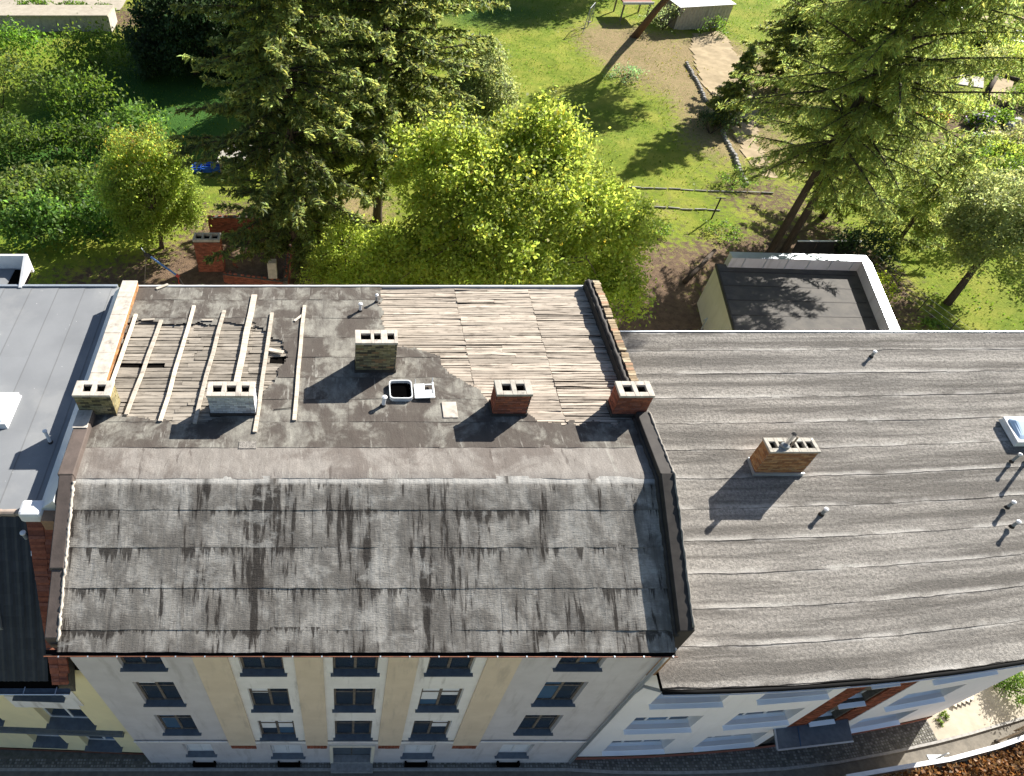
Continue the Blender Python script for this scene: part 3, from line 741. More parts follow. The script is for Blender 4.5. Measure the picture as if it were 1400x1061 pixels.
for k in range(60):
    Y = 6.2 - k * 6.0 / 59; Zr = roof_z(Y) if Y > YR else ZF + (Y - YR) * (ZF - ZE) / (YR - YE)
    pts.append((xb - 0.03 + random.uniform(-.015, .015), Y, Zr + (0.28 if Y > YR else .32) + random.uniform(-.01, .02))); rad.append(random.uniform(.025, .045))
b.tube(pts, rad, 6); b.obj('mortar_fillet', M['mortar'], apt, smooth=True)
b = MB(); pts = []; rad = []
for k in range(60):
    Y = 6.2 - k * 6.1 / 59; Zr = roof_z(Y) if Y > YR else ZF + (Y - YR) * (ZF - ZE) / (YR - YE)
    pts.append((xa + 0.04 + random.uniform(-.02, .02), Y, Zr + .03)); rad.append(random.uniform(.06, .09))
b.tube(pts, rad, 6); b.obj('tar_fillet', M['tar'], apt, smooth=True)

# chimneys
zr = 14.2
chimney(apt, -8.2, -7.1, 6.34, 6.9, zr, 15.2, [(-7.97, -7.72), (-7.55, -7.3)], 'yellow', 'mortar_d', 'concrete_w', label='pale yellow brick chimney with two flues on the left party wall')
chimney(apt, -4.14, -2.75, 6.32, 6.86, zr, 15.2, [(-4.0, -3.74), (-3.58, -3.3), (-3.12, -2.9)], 'white', 'mortar', 'concrete_w', label='white painted brick chimney with three flues')
chimney(apt, 0.39, 1.69, 8.2, 8.76, zr, 15.6, [(0.55, 0.85), (0.97, 1.17), (1.4, 1.6)], 'yellow', 'mortar_d', 'concrete_w', label='tall mottled yellow brick chimney with white caps')
chimney(apt, 4.64, 5.68, 6.3, 6.86, zr, 15.28, [(4.82, 5.08), (5.25, 5.5)], 'red', 'mortar_d', 'concrete', label='red brick chimney with two flues')
chimney(apt, 8.36, 9.36, 6.28, 6.84, zr, 15.24, [(8.52, 8.78), (8.94, 9.2)], 'red', 'mortar_d', 'concrete_w', label='red brick chimney built into the right parapet')
# lead skirts round the chimneys
for (a, c, d, e) in [(-4.14, -2.75, 6.32, 6.86), (0.39, 1.69, 8.2, 8.76), (4.64, 5.68, 6.3, 6.86), (8.36, 9.0, 6.28, 6.84)]:
    b = MB(); z0 = roof_z(d)
    b.box(a - .035, c + .035, d - .035, d - .016, z0 - .02, z0 + .13); b.box(a - .035, a - .016, d - .014, e + .03, z0 - .02, z0 + .13); b.box(c + .016, c + .035, d - .014, e + .03, z0 - .02, z0 + .13)
    b.obj('flashing', M['tar'], apt)

# gutter, fascia, brackets -------------------------------------------
b = MB(); b.bar((XL - .28, YE + .06, ZE - .10), (XR - .04, YE + .06, ZE - .10), .05, .2); b.obj('fascia_board', M['copper'], apt)
def gutter(parent, p0, p1, r=0.085, mat='gutter_black', name='gutter', rim='copper'):
    b = MB(); n = 8; p0 = Vector(p0); p1 = Vector(p1); d = (p1 - p0).normalized(); side = d.cross(Vector((0, 0, 1))).normalized(); up = Vector((0, 0, 1))
    rows_ = []
    for p in (p0, p1):
        rows_.append([p + side * (math.cos(math.pi + math.pi * k / n) * r) + up * (math.sin(math.pi + math.pi * k / n) * r) for k in range(n + 1)] + [p + side * (math.cos(math.pi * 2 - math.pi * k / n) * (r - .012)) + up * (math.sin(2 * math.pi - math.pi * k / n) * (r - .012)) for k in range(n + 1)])
    m = len(rows_[0]); b.add(rows_[0] + rows_[1], [(k, (k + 1) % m, m + (k + 1) % m, m + k) for k in range(m)])
    b.add(rows_[0], [tuple(range(m))]); b.add(rows_[1], [tuple(range(m))])
    g_ = b.obj(name, M[mat], parent)
    b = MB(); b.tube([p0 + side * r, p1 + side * r], 0.016, 6); b.obj('gutter_rim', M[rim], g_)
    return g_
g = gutter(apt, (XL - .3, YE - .06, ZE - .02), (XR - .02, YE - .06, ZE - .06))
for k in range(22):
    x = XL + .1 + k * .79; b = MB(); b.bar((x, YE - .13, ZE - .02), (x, YE - .168, ZE - .02), .035, .03); b.obj('gutter_bracket', M['zinc'], g)
b = MB(); b.tube([(XR + .02, -.1, ZE - .15), (XR - .0, -.1, 11.0), (XR + .02, -.08, 10.5), (XR + .02, -.08, 0.2)], .055, 8); b.obj('downpipe', M['zinc'], apt, smooth=True)
b = MB(); b.bar((XL, -.04, 11.78), (XR - .03, -.04, 11.78), .2, .16); b.obj('cornice', M['wall_white'], apt)

# street front --------------------------------------------------------
mp = lambda u, z, d: (u, d, z)
H = 2.0
c1 = [(-6.48, -5.22)]; c5 = [(6.2, 7.5)]
side_z = [10.25, 7.1, 3.92]; mid_z = [9.85, 6.52, 3.3]
GF = 2.95
facade('wall', mp, XL, -4.3, GF, 11.7, [(-6.48, -5.22, z, min(z + H, 11.69)) for z in side_z], .25, M['wall_grey'], apt)
facade('wall', mp, 5.06, XR, GF, 11.7, [(6.2, 7.5, z, min(z + H, 11.69)) for z in side_z], .25, M['wall_grey'], apt)
bays = [(-3.3, -1.42, -3.02, -1.75), (-.6, 1.28, -.32, 1.0), (2.14, 4.1, 2.45, 3.77)]
for (a, c, w0, w1) in bays:
    facade('wall', mp, a, c, GF, 11.7, [(w0, w1, z, min(z + H, 11.69)) for z in mid_z], .25, M['wall_white'], apt)
gfh = [(-6.1, -5.02, 1.2, 2.6), (-2.8, -1.58, .9, 2.5), (-.42, 1.06, 0.02, 2.35), (2.3, 3.5, .9, 2.5), (6.0, 7.2, 1.0, 2.55)]
facade('ground_floor_wall', lambda u, z, d: (u, d - .03, z), XL, XR, 0, GF, gfh, .28, M['wall_grey'], apt)
b = MB(); b.box(XL, -4.32, -.07, .0 - .032, GF - .02, GF + .1); b.obj('string_course', M['wall_white'], apt)
b = MB(); b.box(5.08, XR, -.07, -.032, GF - .02, GF + .1); b.obj('string_course', M['wall_white'], apt)
for (a, c, w0, w1) in bays:      # curved-bottom ends of the white bays on the ground floor
    b = MB(); n = 10; lo = []
    for k in range(n + 1):
        x = a + (c - a) * k / n; lo.append((x, GF - .25 - .18 * (1 - (2 * k / n - 1) ** 2) * (-1 if True else 1) - .0))
    for k in range(n):
        (x0, z0), (x1, z1) = lo[k], lo[k + 1]
        b.hexa([(x0, -.05, z0), (x1, -.05, z1), (x1, -.031, z1), (x0, -.031, z0), (x0, -.05, GF + .0), (x1, -.05, GF), (x1, -.031, GF), (x0, -.031, GF)])
    b.obj('bay_apron', M['wall_white'], apt)
for (a, c) in [(-4.3, -3.3), (-1.42, -.6), (1.28, 2.14), (4.1, 5.06)]:
    b = MB(); b.box(a, c, -.06, .25, 2.5, 11.7); p = b.obj('pilaster', M['wall_ochre'], apt, bevel=.006)
    b = MB(); tn = []; brick_run(b, tn, (a + .02, -.035, 2.02), (1, 0, 0), (0, -1, 0), c - a - .04, .48); stuff_obj('bare_brickwork', b, tn, M['bs_red'], p)
for z in side_z:
    window(apt, mp, -6.48, -5.22, z, min(z + H, 11.69)); window(apt, mp, 6.2, 7.5, z, min(z + H, 11.69))
for (a, c, w0, w1) in bays:
    for z in mid_z: window(apt, mp, w0, w1, z, min(z + H, 11.69))
mg = lambda u, z, d: (u, d - .03, z)
for h in gfh:
    if h[2] > .5: window(apt, mg, *h, frame='frame_w', blind=True)
# entrance
b = MB(); a, c = gfh[2][:2]
b.box(a, c, .2, .24, .3, 2.3); dr = b.obj('door', M['sill_d'], apt)
b = MB(); b.box(a + .7, a + .76, .17, .198, .3, 2.3); b.obj('door_rail', M['frame_d'], dr)
b = MB(); b.box(a - .12, a, -.09, -.032, 0, 2.5); b.box(c, c + .12, -.09, -.032, 0, 2.5); b.box(a, c, -.09, -.032, 2.36, 2.5); b.obj('door_surround', M['wall_cream'], apt)
b = MB(); b.box(a - .1, c + .1, -.42, -.1, 0, .15); b.box(a - .02, c + .02, -.098, .19, 0, .29); b.obj('door_step', M['granite'], apt)
for x in (-5.6, -2.2, 2.9, 6.6):          # cellar light wells at the foot of the wall
    b = MB(); b.box(x - .45, x + .45, -.2, -.034, .0, .06); b.box(x - .45, x - .38, -.2, -.034, .06, .3); b.box(x + .38, x + .45, -.2, -.034, .06, .3); b.obj('cellar_window', M['void'], apt)

# things on the roof ---------------------------------------------------
bl = [((-6.51, 10.73), (-6.77, 6.31), 'short bleached batten nearest the left parapet coping'), ((-5.43, 11.52), (-5.67, 6.05), 'long bleached batten, third from the left parapet'), ((-4.33, 11.24), (-4.61, 5.96), 'bleached batten running into the shadow left of the white chimney'),
      ((-3.3, 12.13), (-3.51, 6.95), 'wide double batten leading down to the back of the white chimney'), ((-2.58, 11.12), (-2.70, 5.61), 'batten passing the right side of the white chimney'), ((-1.44, 11.52), (-1.52, 6.08), 'grey batten lying alone on felt, right of the exposed boards'), ((-7.45, 11.04), (-7.58, 7.3), 'pale batten lying against the left parapet bricks')]
for i, (a, c, lab) in enumerate(bl):
    n = 5; P = []
    for k in range(n + 1):
        t = k / n; x = a[0] + (c[0] - a[0]) * t + random.uniform(-.02, .02); yv = a[1] + (c[1] - a[1]) * t
        P.append((x, yv, roof_z(yv) + .035 + random.uniform(0, .015)))
    b = MB(); w = .12 if i != 3 else .2
    L = []
    for p in P: L += [(p[0] - w / 2, p[1], p[2] - .03), (p[0] + w / 2, p[1], p[2] - .03), (p[0] + w / 2, p[1], p[2] + .03), (p[0] - w / 2, p[1], p[2] + .03)]
    fs = [(0, 1, 2, 3), (4 * n + 3, 4 * n + 2, 4 * n + 1, 4 * n)]
    for k in range(n):
        q = 4 * k
        for e in range(4): fs.append((q + e, q + 4 + e, q + 4 + (e + 1) % 4, q + (e + 1) % 4))
    b.add(L, fs); o = b.obj('timber_batten', M['batten']); tag(o, lab, 'batten', 'battens laid over the stripped roof')
def loose(a, c, w, lab, mat='batten', name='wood_scrap'):
    b = MB(); b.bar((a[0], a[1], roof_z(a[1]) + .04), (c[0], c[1], roof_z(c[1]) + .05), w, .025); return tag(b.obj(name, M[mat]), lab, 'wood scrap', 'loose wood on the roof')
loose((-7.0, 12.5), (-6.6, 12.75), .12, 'short pale board end at the back roof edge')
loose((-1.75, 10.7), (-1.45, 11.05), .09, 'splintered stick leaning on the lone grey batten')
loose((-2.55, 9.25), (-2.05, 9.1), .14, 'broken board tip at the hole in the boards')
loose((-7.2, 10.75), (-6.75, 10.78), .08, 'small batten offcut beside the left parapet, above the boards')
loose((-5.05, 10.75), (-4.65, 10.74), .08, 'small batten offcut above the boards between two long battens')
def pipe_thing(name, x, y, z, h, r, lab, mat='plastic_g', cap=True, group=None, collar=True, lean=(0, 0)):
    t = thing(name, lab, 'vent pipe', (x, y, z), group)
    b = MB(); b.tube([(x, y, z - .05), (x + lean[0], y + lean[1], z + h)], r, 14); p = b.obj('pipe', M[mat], t, smooth=False)
    if cap:
        b = MB(); X, Y = x + lean[0], y + lean[1]
        b.tube([(X, Y, z + h - .03), (X, Y, z + h + .015), (X, Y, z + h + .05), (X, Y, z + h + .075)], [r * 1.05, r * 1.45, r * 1.4, r * .5], 14); b.obj('cap', M['plastic_w'], t)
    if collar:
        b = MB(); b.tube([(x, y, z - .02), (x, y, z + .03), (x, y, z + .07)], [r * 1.7, r * 1.5, r * 1.1], 14); b.obj('collar', M['tar'], t)
    return t
pipe_thing('vent_pipe', .6, 11.28, roof_z(11.28), .3, .055, 'small grey vent pipe behind the tall yellow chimney', 'plastic_w', True, 'vents on the stripped roof')
pipe_thing('vent_pipe', 1.2, 11.78, roof_z(11.78), .3, .045, 'thin vent pipe at the corner of the bare boards near the back edge', 'plastic_g', True, 'vents on the stripped roof')
pipe_thing('vent_pipe', 1.24, 6.72, roof_z(6.72), .32, .06, 'grey vent pipe with fallen cap in front of the open hatch', 'plastic_w', True, 'vents on the stripped roof', True, (.04, .05))
# roof hatch with its lid folded back
t = thing('roof_hatch', 'open roof hatch with black hole and white glazed lid folded right', 'roof hatch', (1.85, 7.28, roof_z(7.3)))
z0 = roof_z(7.3); b = MB()
def rrect(cx, cy, w, h, r, n=5):
    pts = []
    for (sx, sy, a0) in ((1, 1, 0), (-1, 1, 90), (-1, -1, 180), (1, -1, 270)):
        for k in range(n + 1):
            a = R(a0 + 90 * k / n); pts.append((cx + sx * (w / 2 - r) + r * math.cos(a), cy + sy * (h / 2 - r) + r * math.sin(a)))
    return pts
o1 = rrect(1.83, 7.3, .74, .80, .14); i1 = rrect(1.83, 7.3, .67, .73, .12); n = len(o1)
vv = [(x, y_, z0 - .02) for x, y_ in o1] + [(x, y_, z0 + .16) for x, y_ in o1] + [(x, y_, z0 + .16) for x, y_ in i1] + [(x, y_, z0 + .03) for x, y_ in i1]
b.add(vv, [(i + n * k, (i + 1) % n + n * k, (i + 1) % n + n * (k + 1), i + n * (k + 1)) for k in range(3) for i in range(n)]); b.obj('kerb', M['zinc_p'], t, smooth=False)
b = MB(); b.add([(x, y_, z0 + .04) for x, y_ in i1], [tuple(range(n))]); b.obj('shade_sheet', M['hole_shade'], t)  # flat black sheet; darkness of the open hole put into its colour
b = MB(); lx, ly = 2.58, 7.26
P = lambda x, y_: (x, y_, z0 + .10 + (x - 2.25) * .06)
def flat(b, x0, x1, y0, y1, h=.025, dz=0):
    q = [P(x0, y0), P(x1, y0), P(x1, y1), P(x0, y1)]; b.hexa([(p[0], p[1], p[2] - h + dz) for p in q] + [(p[0], p[1], p[2] + dz) for p in q])
flat(b, 2.26, 2.60, 6.95, 7.58); flat(b, 2.60, 2.9, 6.95, 7.15); flat(b, 2.84, 2.9, 7.15, 7.62, .03, .01); flat(b, 2.6, 2.84, 7.5, 7.56)
ld = b.obj('lid', M['zinc_p'], t, bevel=.01)
b = MB(); flat(b, 2.62, 2.83, 7.16, 7.3, .01, -.01); b.obj('lid_pane', M['sill_b'], ld)
b = MB(); b.tube([(2.32, 7.58, z0 + .1), (2.32, 7.68, z0 + .2)], .012, 6); b.tube([(2.87, 7.62, z0 + .13), (2.88, 7.72, z0 + .24)], .016, 6); b.obj('hinge_stay', M['zinc_p'], ld)
b = MB(); b.box(3.1, 3.56, 6.2, 6.85, roof_z(6.5) + .012, roof_z(6.5) + .045); o = b.obj('loose_board', M['concrete_w'], bevel=.01); tag(o, 'white square board lying on dark felt between hatch and red chimney', 'board')
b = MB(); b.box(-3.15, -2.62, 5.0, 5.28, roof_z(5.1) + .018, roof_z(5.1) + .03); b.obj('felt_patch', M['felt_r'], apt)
b = MB(); b.tube([(-2.2, 6.55, z0 + .03), (-2.0, 6.57, z0 + .03), (-1.62, 6.62, z0 + .04)], .012, 5); tag(b.obj('black_cable', M['tar']), 'short black cable on felt right of the white chimney', 'cable')
# ================================================================== RIGHT BUILDING
rb = thing('row_house', 'pale grey three storey house with long sloping mineral felt roof, right of the apartment house', 'building', (17, 6, 0))
def yf(x): return 0.10 + 0.0064 * (np.asarray(x, float) - 9) ** 2
def mr(u, z, d):
    return (u, float(yf(u)) + d, z)
ZEr, ZBr, YBr = 9.55, 11.92, 12.62
XRf, XRb = 24.55, 29.3
def rpos(u, t, h):
    """u in metres along the front eave, t in metres up-slope measured from the back edge (0) to the eave (12.9)"""
    k = np.asarray(t, float) / 12.95
    q = (np.asarray(u, float) - 9.47) / (24.75 - 9.47)
    xb_ = 9.47 + q * (XRb - 9.47); yb_ = YBr + 0 * q
    yfr = yf(u) - 0.45
    x = xb_ * (1 - k) + u * k; y = yb_ * (1 - k) + yfr * k; z = ZBr * (1 - k) + ZEr * k
    return (x, y - 0.17 * h, z + 0.985 * h)
n = 28; b = MB()
us = np.linspace(9.47, 24.75, n + 1)
for i in range(n):
    T = [[rpos(us[i + a], t, -.03) for a in (0, 1)] for t in (0.02, 12.93)]; B_ = [[rpos(us[i + a], t, -.16) for a in (0, 1)] for t in (0.02, 12.93)]
    b.hexa([B_[1][0], B_[1][1], B_[0][1], B_[0][0], T[1][0], T[1][1], T[0][1], T[0][0]])
b.obj('roof_deck', M['void'], rb)
rowsR = [0, 0.9, 1.98, 3.05, 4.13, 5.2, 6.3, 7.42, 8.52, 9.6, 10.7, 11.8, 12.97]
cutsR = [[18.6], [13.0, 20.5], [17.2], [14.0, 19.6], [12.0, 17.9], [15.1, 21.0], [13.7], [12.2, 19.3], [16.2, 21.5], [14.4], [13.1, 19.9], [15.9, 21.4]]
for i in range(12):
    xs = [9.49] + cutsR[i] + [24.74]
    for j in range(len(xs) - 1):
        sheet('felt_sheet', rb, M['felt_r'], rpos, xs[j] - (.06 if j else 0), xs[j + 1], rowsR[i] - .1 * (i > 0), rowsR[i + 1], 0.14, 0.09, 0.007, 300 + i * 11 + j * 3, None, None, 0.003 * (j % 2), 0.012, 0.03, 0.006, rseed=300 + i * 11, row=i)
# walls
holes = []
for z in (6.72, 3.92, 1.12): holes += [(10.2, 12.6, z, z + 1.35), (13.85, 16.25, z, z + 1.35), (20.1, 22.45, z, z + 1.35)]
stair = [(17.62, 18.6, z, z + 1.3) for z in (7.1, 5.05, 3.0)]
facade('wall', mr, 9.12, 16.75, .35, 9.4, [h for h in holes if h[1] < 17], .34, M['wall_right'], rb, .9)
facade('wall', mr, 19.5, XRf, .35, 9.4, [h for h in holes if h[0] > 19], .34, M['wall_right'], rb, .9)
facade('stair_bay', lambda u, z, d: mr(u, z, d + .06), 16.75, 19.5, .35, 9.4, stair + [(17.2, 19.0, .36, 2.45)], .3, M['mortar_d'], rb, .5)
facade('plinth', lambda u, z, d: mr(u, z, d - .03), 9.12, XRf, 0, .35, [], .3, M['b_red'], rb, .9)
for h in holes: window(rb, mr, *h, depth=.34, frame='frame_w', pane='glass', sill='sill_b', out=.16, panes=3, transom=False, side=.04)
for h in stair: window(rb, lambda u, z, d: mr(u, z, d + .06), *h, depth=.3, frame='frame_w', pane='glass', sill='sill_b', out=.16, panes=2, transom=False, side=.02)
def clinker(u0, u1, z0, z1):
    b = MB(); tn = []; z = z0; j = 0
    while z < z1 - .05:
        u = u0 - (.12 if j % 2 else 0)
        while u < u1 - .01:
            a = max(u, u0) + .005; c = min(u + .24, u1) - .005; u += .24
            if c - a < .03: continue
            fbox(b, mr, a, c, z + .005, min(z + .115, z1), .012 + random.uniform(-.006, .006), .058); t = random.uniform(.5, 1.35); tn += [(t, t * random.uniform(.9, 1.05), t)] * 8
        z += .12; j += 1
    stuff_obj('clinker_tiles', b, tn, brickstuff('clinker', (0.25, 0.075, 0.035)), rb)
clinker(16.77, 17.55, 2.6, 9.3); clinker(18.7, 19.48, 2.6, 9.3)
b = MB(); fbox(b, mr, 17.3, 18.95, .37, 2.4, .3, .34); dr = b.obj('door', M['glass'], rb)
b = MB()
for u in (17.25, 18.1, 18.97): fbox(b, mr, u - .04, u + .04, .37, 2.44, .25, .298)
b.obj('door_frame', M['frame_w'], dr)
# canopy over the entrance
b = MB(); A = [(16.3, float(yf(16.3)) + .05), (19.25, float(yf(19.25)) + .05), (19.05, 0.02), (16.1, -.28)]
b.prism(A, 2.72, 2.84); cn = b.obj('canopy', M['sill_d'], rb)
b = MB(); b.bar((16.1, -.3, 2.83), (19.05, 0.0, 2.83), .05, .06); b.bar((16.1, -.28, 2.83), (16.3, float(yf(16.3)), 2.83), .05, .05); b.obj('canopy_edge', M['zinc'], cn)
b = MB(); b.bar((17.0, -.2, 2.845), (17.2, .5, 2.845), .03, .02); b.obj('canopy_seam', M['glass_b'], cn)
# other walls
b = MB()
b.hexa([(XRf - .3, float(yf(XRf)) + .4, 0), (XRf - .01, float(yf(XRf)) + .02, 0), (XRb - .3, YBr - .2, 0), (XRb - .6, YBr - .2, 0), (XRf - .3, float(yf(XRf)) + .4, 9.4), (XRf - .01, float(yf(XRf)) + .02, 9.4), (XRb - .3, YBr - .2, 11.7), (XRb - .6, YBr - .2, 11.7)])
b.obj('gable_wall', M['wall_right'], rb)
b = MB(); b.box(9.5, XRb - .3, YBr - .32, YBr - .12, 0, 11.74); b.obj('rear_wall', M['wall_right'], rb)
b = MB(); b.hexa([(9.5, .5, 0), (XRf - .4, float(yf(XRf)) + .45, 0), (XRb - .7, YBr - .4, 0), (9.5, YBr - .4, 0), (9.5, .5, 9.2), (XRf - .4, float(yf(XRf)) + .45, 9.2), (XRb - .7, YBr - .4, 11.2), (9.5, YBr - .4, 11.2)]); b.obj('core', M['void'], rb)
b = MB(); b.bar((9.47, YBr + .02, ZBr + .0), (XRb, YBr + .02, ZBr + .0), .05, .07); b.obj('rear_edge_trim', M['zinc'], rb)
# fascia + gutter following the curved eave
b = MB(); pts = [(9.5, float(yf(9.5)) - .43, ZEr - .1)] + [(u, float(yf(u)) - .43, ZEr - .1) for u in np.linspace(10.5, 24.7, 12)]
for p, q in zip(pts[:-1], pts[1:]): b.bar(p, q, .06, .22)
b.obj('fascia_board', M['gutter_black'], rb)
b = MB(); pts = [(p[0], p[1] - .10, p[2] + .02) for p in pts]; b.tube(pts, .07, 8); b.obj('gutter', M['gutter_black'], rb, smooth=True)
b = MB(); 
for p, q in zip(pts[:-1], pts[1:]): b.bar((p[0], p[1] - .085, p[2] - .05), (q[0], q[1] - .085, q[2] - .05), .03, .03)
b.obj('gutter_lip', M['frame_w'], rb)
b = MB(); b.tube([(9.62, -.42, ZEr - .12), (9.6, -.3, ZEr - .35), (9.25, -.02, ZEr - .75), (9.2, 0.02, 8.0), (9.2, .02, .3)], .055, 8); b.obj('downpipe', M['zinc'], rb, smooth=True)
b = MB(); b.box(9.1, 9.46, .1, 1.2, 9.38, 11.0); b.obj('party_wall', M['b_orange'], rb)
# chimney with pipes
ch = chimney(rb, 14.42, 16.08, 6.52, 7.08, 10.75, 12.13, [(14.52, 14.72), (14.84, 15.04), (15.18, 15.36), (15.46, 15.66), (15.76, 15.98)], 'orange', 'mortar', 'concrete', ('front', 'left'), label='orange brick chimney with five flues and a steel pipe')
b = MB(); b.tube([(15.0, 6.75, 11.9), (15.02, 6.78, 12.72)], .075, 14, cap=False); b.tube([(15.02, 6.78, 12.66), (15.02, 6.78, 12.74)], .095, 14, cap=False); b.obj('steel_pipe', M['steel'], ch)
b = MB(); b.tube([(14.96, 6.72, 12.1), (14.97, 6.73, 12.2), (14.98, 6.74, 12.24)], [.16, .14, .08], 12); b.obj('pipe_collar', M['plastic_g'], ch)
b = MB(); b.tube([(15.28, 6.82, 12.0), (15.36, 6.9, 12.42)], .03, 8); b.obj('thin_pipe', M['wood_old'], ch); b = MB(); b.tube([(15.9, 6.9, 12.1), (15.9, 6.9, 12.3)], .012, 6); b.obj('rod', M['zinc'], ch)
b = MB(); rz = lambda Y: ZEr + (Y + .3) * (ZBr - ZEr) / (YBr + .3)
b.box(14.37, 16.13, 6.46, 6.505, rz(6.5) - .02, rz(6.5) + .12); b.hexa([(14.37, 6.507, rz(6.5) - .02), (14.405, 6.507, rz(6.5) - .02), (14.405, 7.1, rz(7.1) - .02), (14.37, 7.1, rz(7.1) - .02), (14.37, 6.507, rz(6.5) + .12), (14.405, 6.507, rz(6.5) + .12), (14.405, 7.1, rz(7.1) + .12), (14.37, 7.1, rz(7.1) + .12)])
b.obj('flashing', M['zinc'], ch)
for (x, y, h, r, lab) in [(20.6, 11.45, .25, .05, 'small grey vent pipe near the back edge of the long felt roof'), (16.25, 5.05, .3, .055, 'white capped vent pipe right of the orange chimney shadow'),
                          (22.7, 5.3, .3, .05, 'upper of the two white capped vent pipes at the right picture edge'), (22.5, 4.62, .3, .05, 'lower of the two white capped vent pipes at the right picture edge'), (23.75, 7.0, .4, .045, 'vent pipe at the right picture edge just under the roof dome'), (24.35, 7.05, .9, .05, 'tall vent pipe beyond the right picture edge casting a long shadow')]:
    pipe_thing('vent_pipe', x, y, rz(y), h, r, lab, 'plastic_g', True, 'vents on the long felt roof')
def dome(x0, x1, y0, y1, zf, lab, parent=None):
    t = thing('skylight_dome', lab, 'skylight', ((x0 + x1) / 2, (y0 + y1) / 2, zf((y0 + y1) / 2)), 'roof skylights')
    def ring(e, h): return [(x0 + e, y0 + e, zf(y0) + h), (x1 - e, y0 + e, zf(y0) + h), (x1 - e, y1 - e, zf(y1) + h), (x0 + e, y1 - e, zf(y1) + h)]
    b = MB(); b.hexa(ring(0, -.02) + ring(.06, .13)); b.obj('kerb', M['zinc_p'], t, bevel=.01)
    b = MB(); b.hexa(ring(.03, .132) + ring(.03, .19)); b.obj('frame', M['plastic_w'], t, bevel=.015)
    b = MB(); b.hexa(ring(.10, .192) + ring(.26, .29)); b.obj('dome', M['dome'], t, bevel=.06)
dome(24.15, 25.5, 7.6, 8.7, rz, 'white domed skylight on the long felt roof at the right edge')

# ================================================================== LEFT BUILDING
lb = thing('town_house', 'cream yellow house with flat grey felt roof and black tiled street slope, left', 'building', (-12, 6, 0))
ZL = 13.6; YRl = 3.25; XA, XB_ = -19.0, -8.2
b = MB(); b.box(XA, XB_ - .02, YRl, 13.35, ZL - .3, ZL - .03); b.box(XA, -12.6, 13.352, 14.5, ZL - .3, ZL - .03); b.obj('roof_deck', M['void'], lb)
xs = [XB_ - .02, -9.05, -10.08, -11.1, -12.15, -13.2, -14.2, -15.3, -16.3, -17.4, XA]
for i in range(len(xs) - 1):
    ends = [YRl] + {0: [8.6], 1: [5.2, 10.2], 2: [7.2], 3: [9.6], 4: [6.0, 11.2], 5: [8.2]}.get(i, [8.0]) + [13.35 if xs[i] > -12.6 else 14.5]
    for j in range(len(ends) - 1):
        def pL(u, s, h): return (s, u, ZL + h + 0 * s)
        sheet('felt_sheet', lb, M['felt_l'], pL, ends[j] - (.06 if j else 0), ends[j + 1], xs[i + 1], xs[i] + .06, .16, .16, .003, 500 + i * 7 + j, None, None, 0.0, .004, .004, rseed=500 + i)
b = MB(); b.box(XA, XB_ - .6, 13.36, 13.46, ZL - .2, ZL + .07); b.obj('rear_edge_trim', M['zinc'], lb)
b = MB(); b.hexa([(-12.62, 13.3, ZL), (-12.5, 13.3, ZL), (-12.5, 14.55, ZL), (-12.62, 14.55, ZL), (-12.62, 13.3, ZL + .05), (-12.5, 13.3, ZL + .05), (-12.5, 14.55, ZL + .62), (-12.62, 14.55, ZL + .62)]); b.box(XA, -12.5, 14.552, 14.66, ZL - .2, ZL + .62); b.obj('upstand', M['frame_w'], lb)
b = MB(); b.box(XA, XB_ - .43, .75, 13.3, 0, 9.2); b.box(XA, XB_ - .43, YRl + .1, 13.3, 9.2, ZL - .32); b.obj('core', M['wall_cream'], lb)
# skylight at the left picture edge
dome(-11.95, -10.72, 6.3, 7.72, lambda Y: ZL + .02, 'white framed skylight on the smooth grey roof at the left edge')
t = pipe_thing('vent_pipe', -9.2, 5.75, ZL, .55, .05, 'white capped vent pipe beside the left chimney on the grey roof', 'plastic_w', True, 'vents on the grey roof')
# tiled street slope
ZT, ZG, YG = 13.5, 9.42, -.28
sl = Vector((0, YG - YRl, ZG - ZT)); SLn = sl.length; sdv = sl.normalized(); nrm = Vector((0, sdv.z, -sdv.y)); 
if nrm.z < 0: nrm = -nrm
b = MB(); b.hexa([(XA, YG, ZG - .25), (XB_ - .42, YG, ZG - .25), (XB_ - .42, YRl, ZT - .25), (XA, YRl, ZT - .25), (XA, YG, ZG - .03), (XB_ - .42, YG, ZG - .03), (XB_ - .42, YRl, ZT - .03), (XA, YRl, ZT - .03)])
ts = b.obj('tiled_slope', M['void'], lb)
tb = MB(); tw, tl = .30, .40; prf = [(-tw / 2, .012), (-tw * .22, .03), (tw * .05, .012), (tw * .3, .02), (tw * .5 - .005, .05)]
vt = []
for (s_, hz) in ((-tl / 2, 0.0), (tl / 2, .028)):
    for (x, h) in prf: vt.append((x, s_, h + hz))
for (x, h) in prf: vt.append((x, tl / 2, 0.0))
m_ = len(prf); fs = [(k, k + 1, m_ + k + 1, m_ + k) for k in range(m_ - 1)] + [(m_ + k, m_ + k + 1, 2 * m_ + k + 1, 2 * m_ + k) for k in range(m_ - 1)]
tb.add(vt, fs); tme = tb.mesh('roof_tile'); tme.materials.append(M['tile_d'])
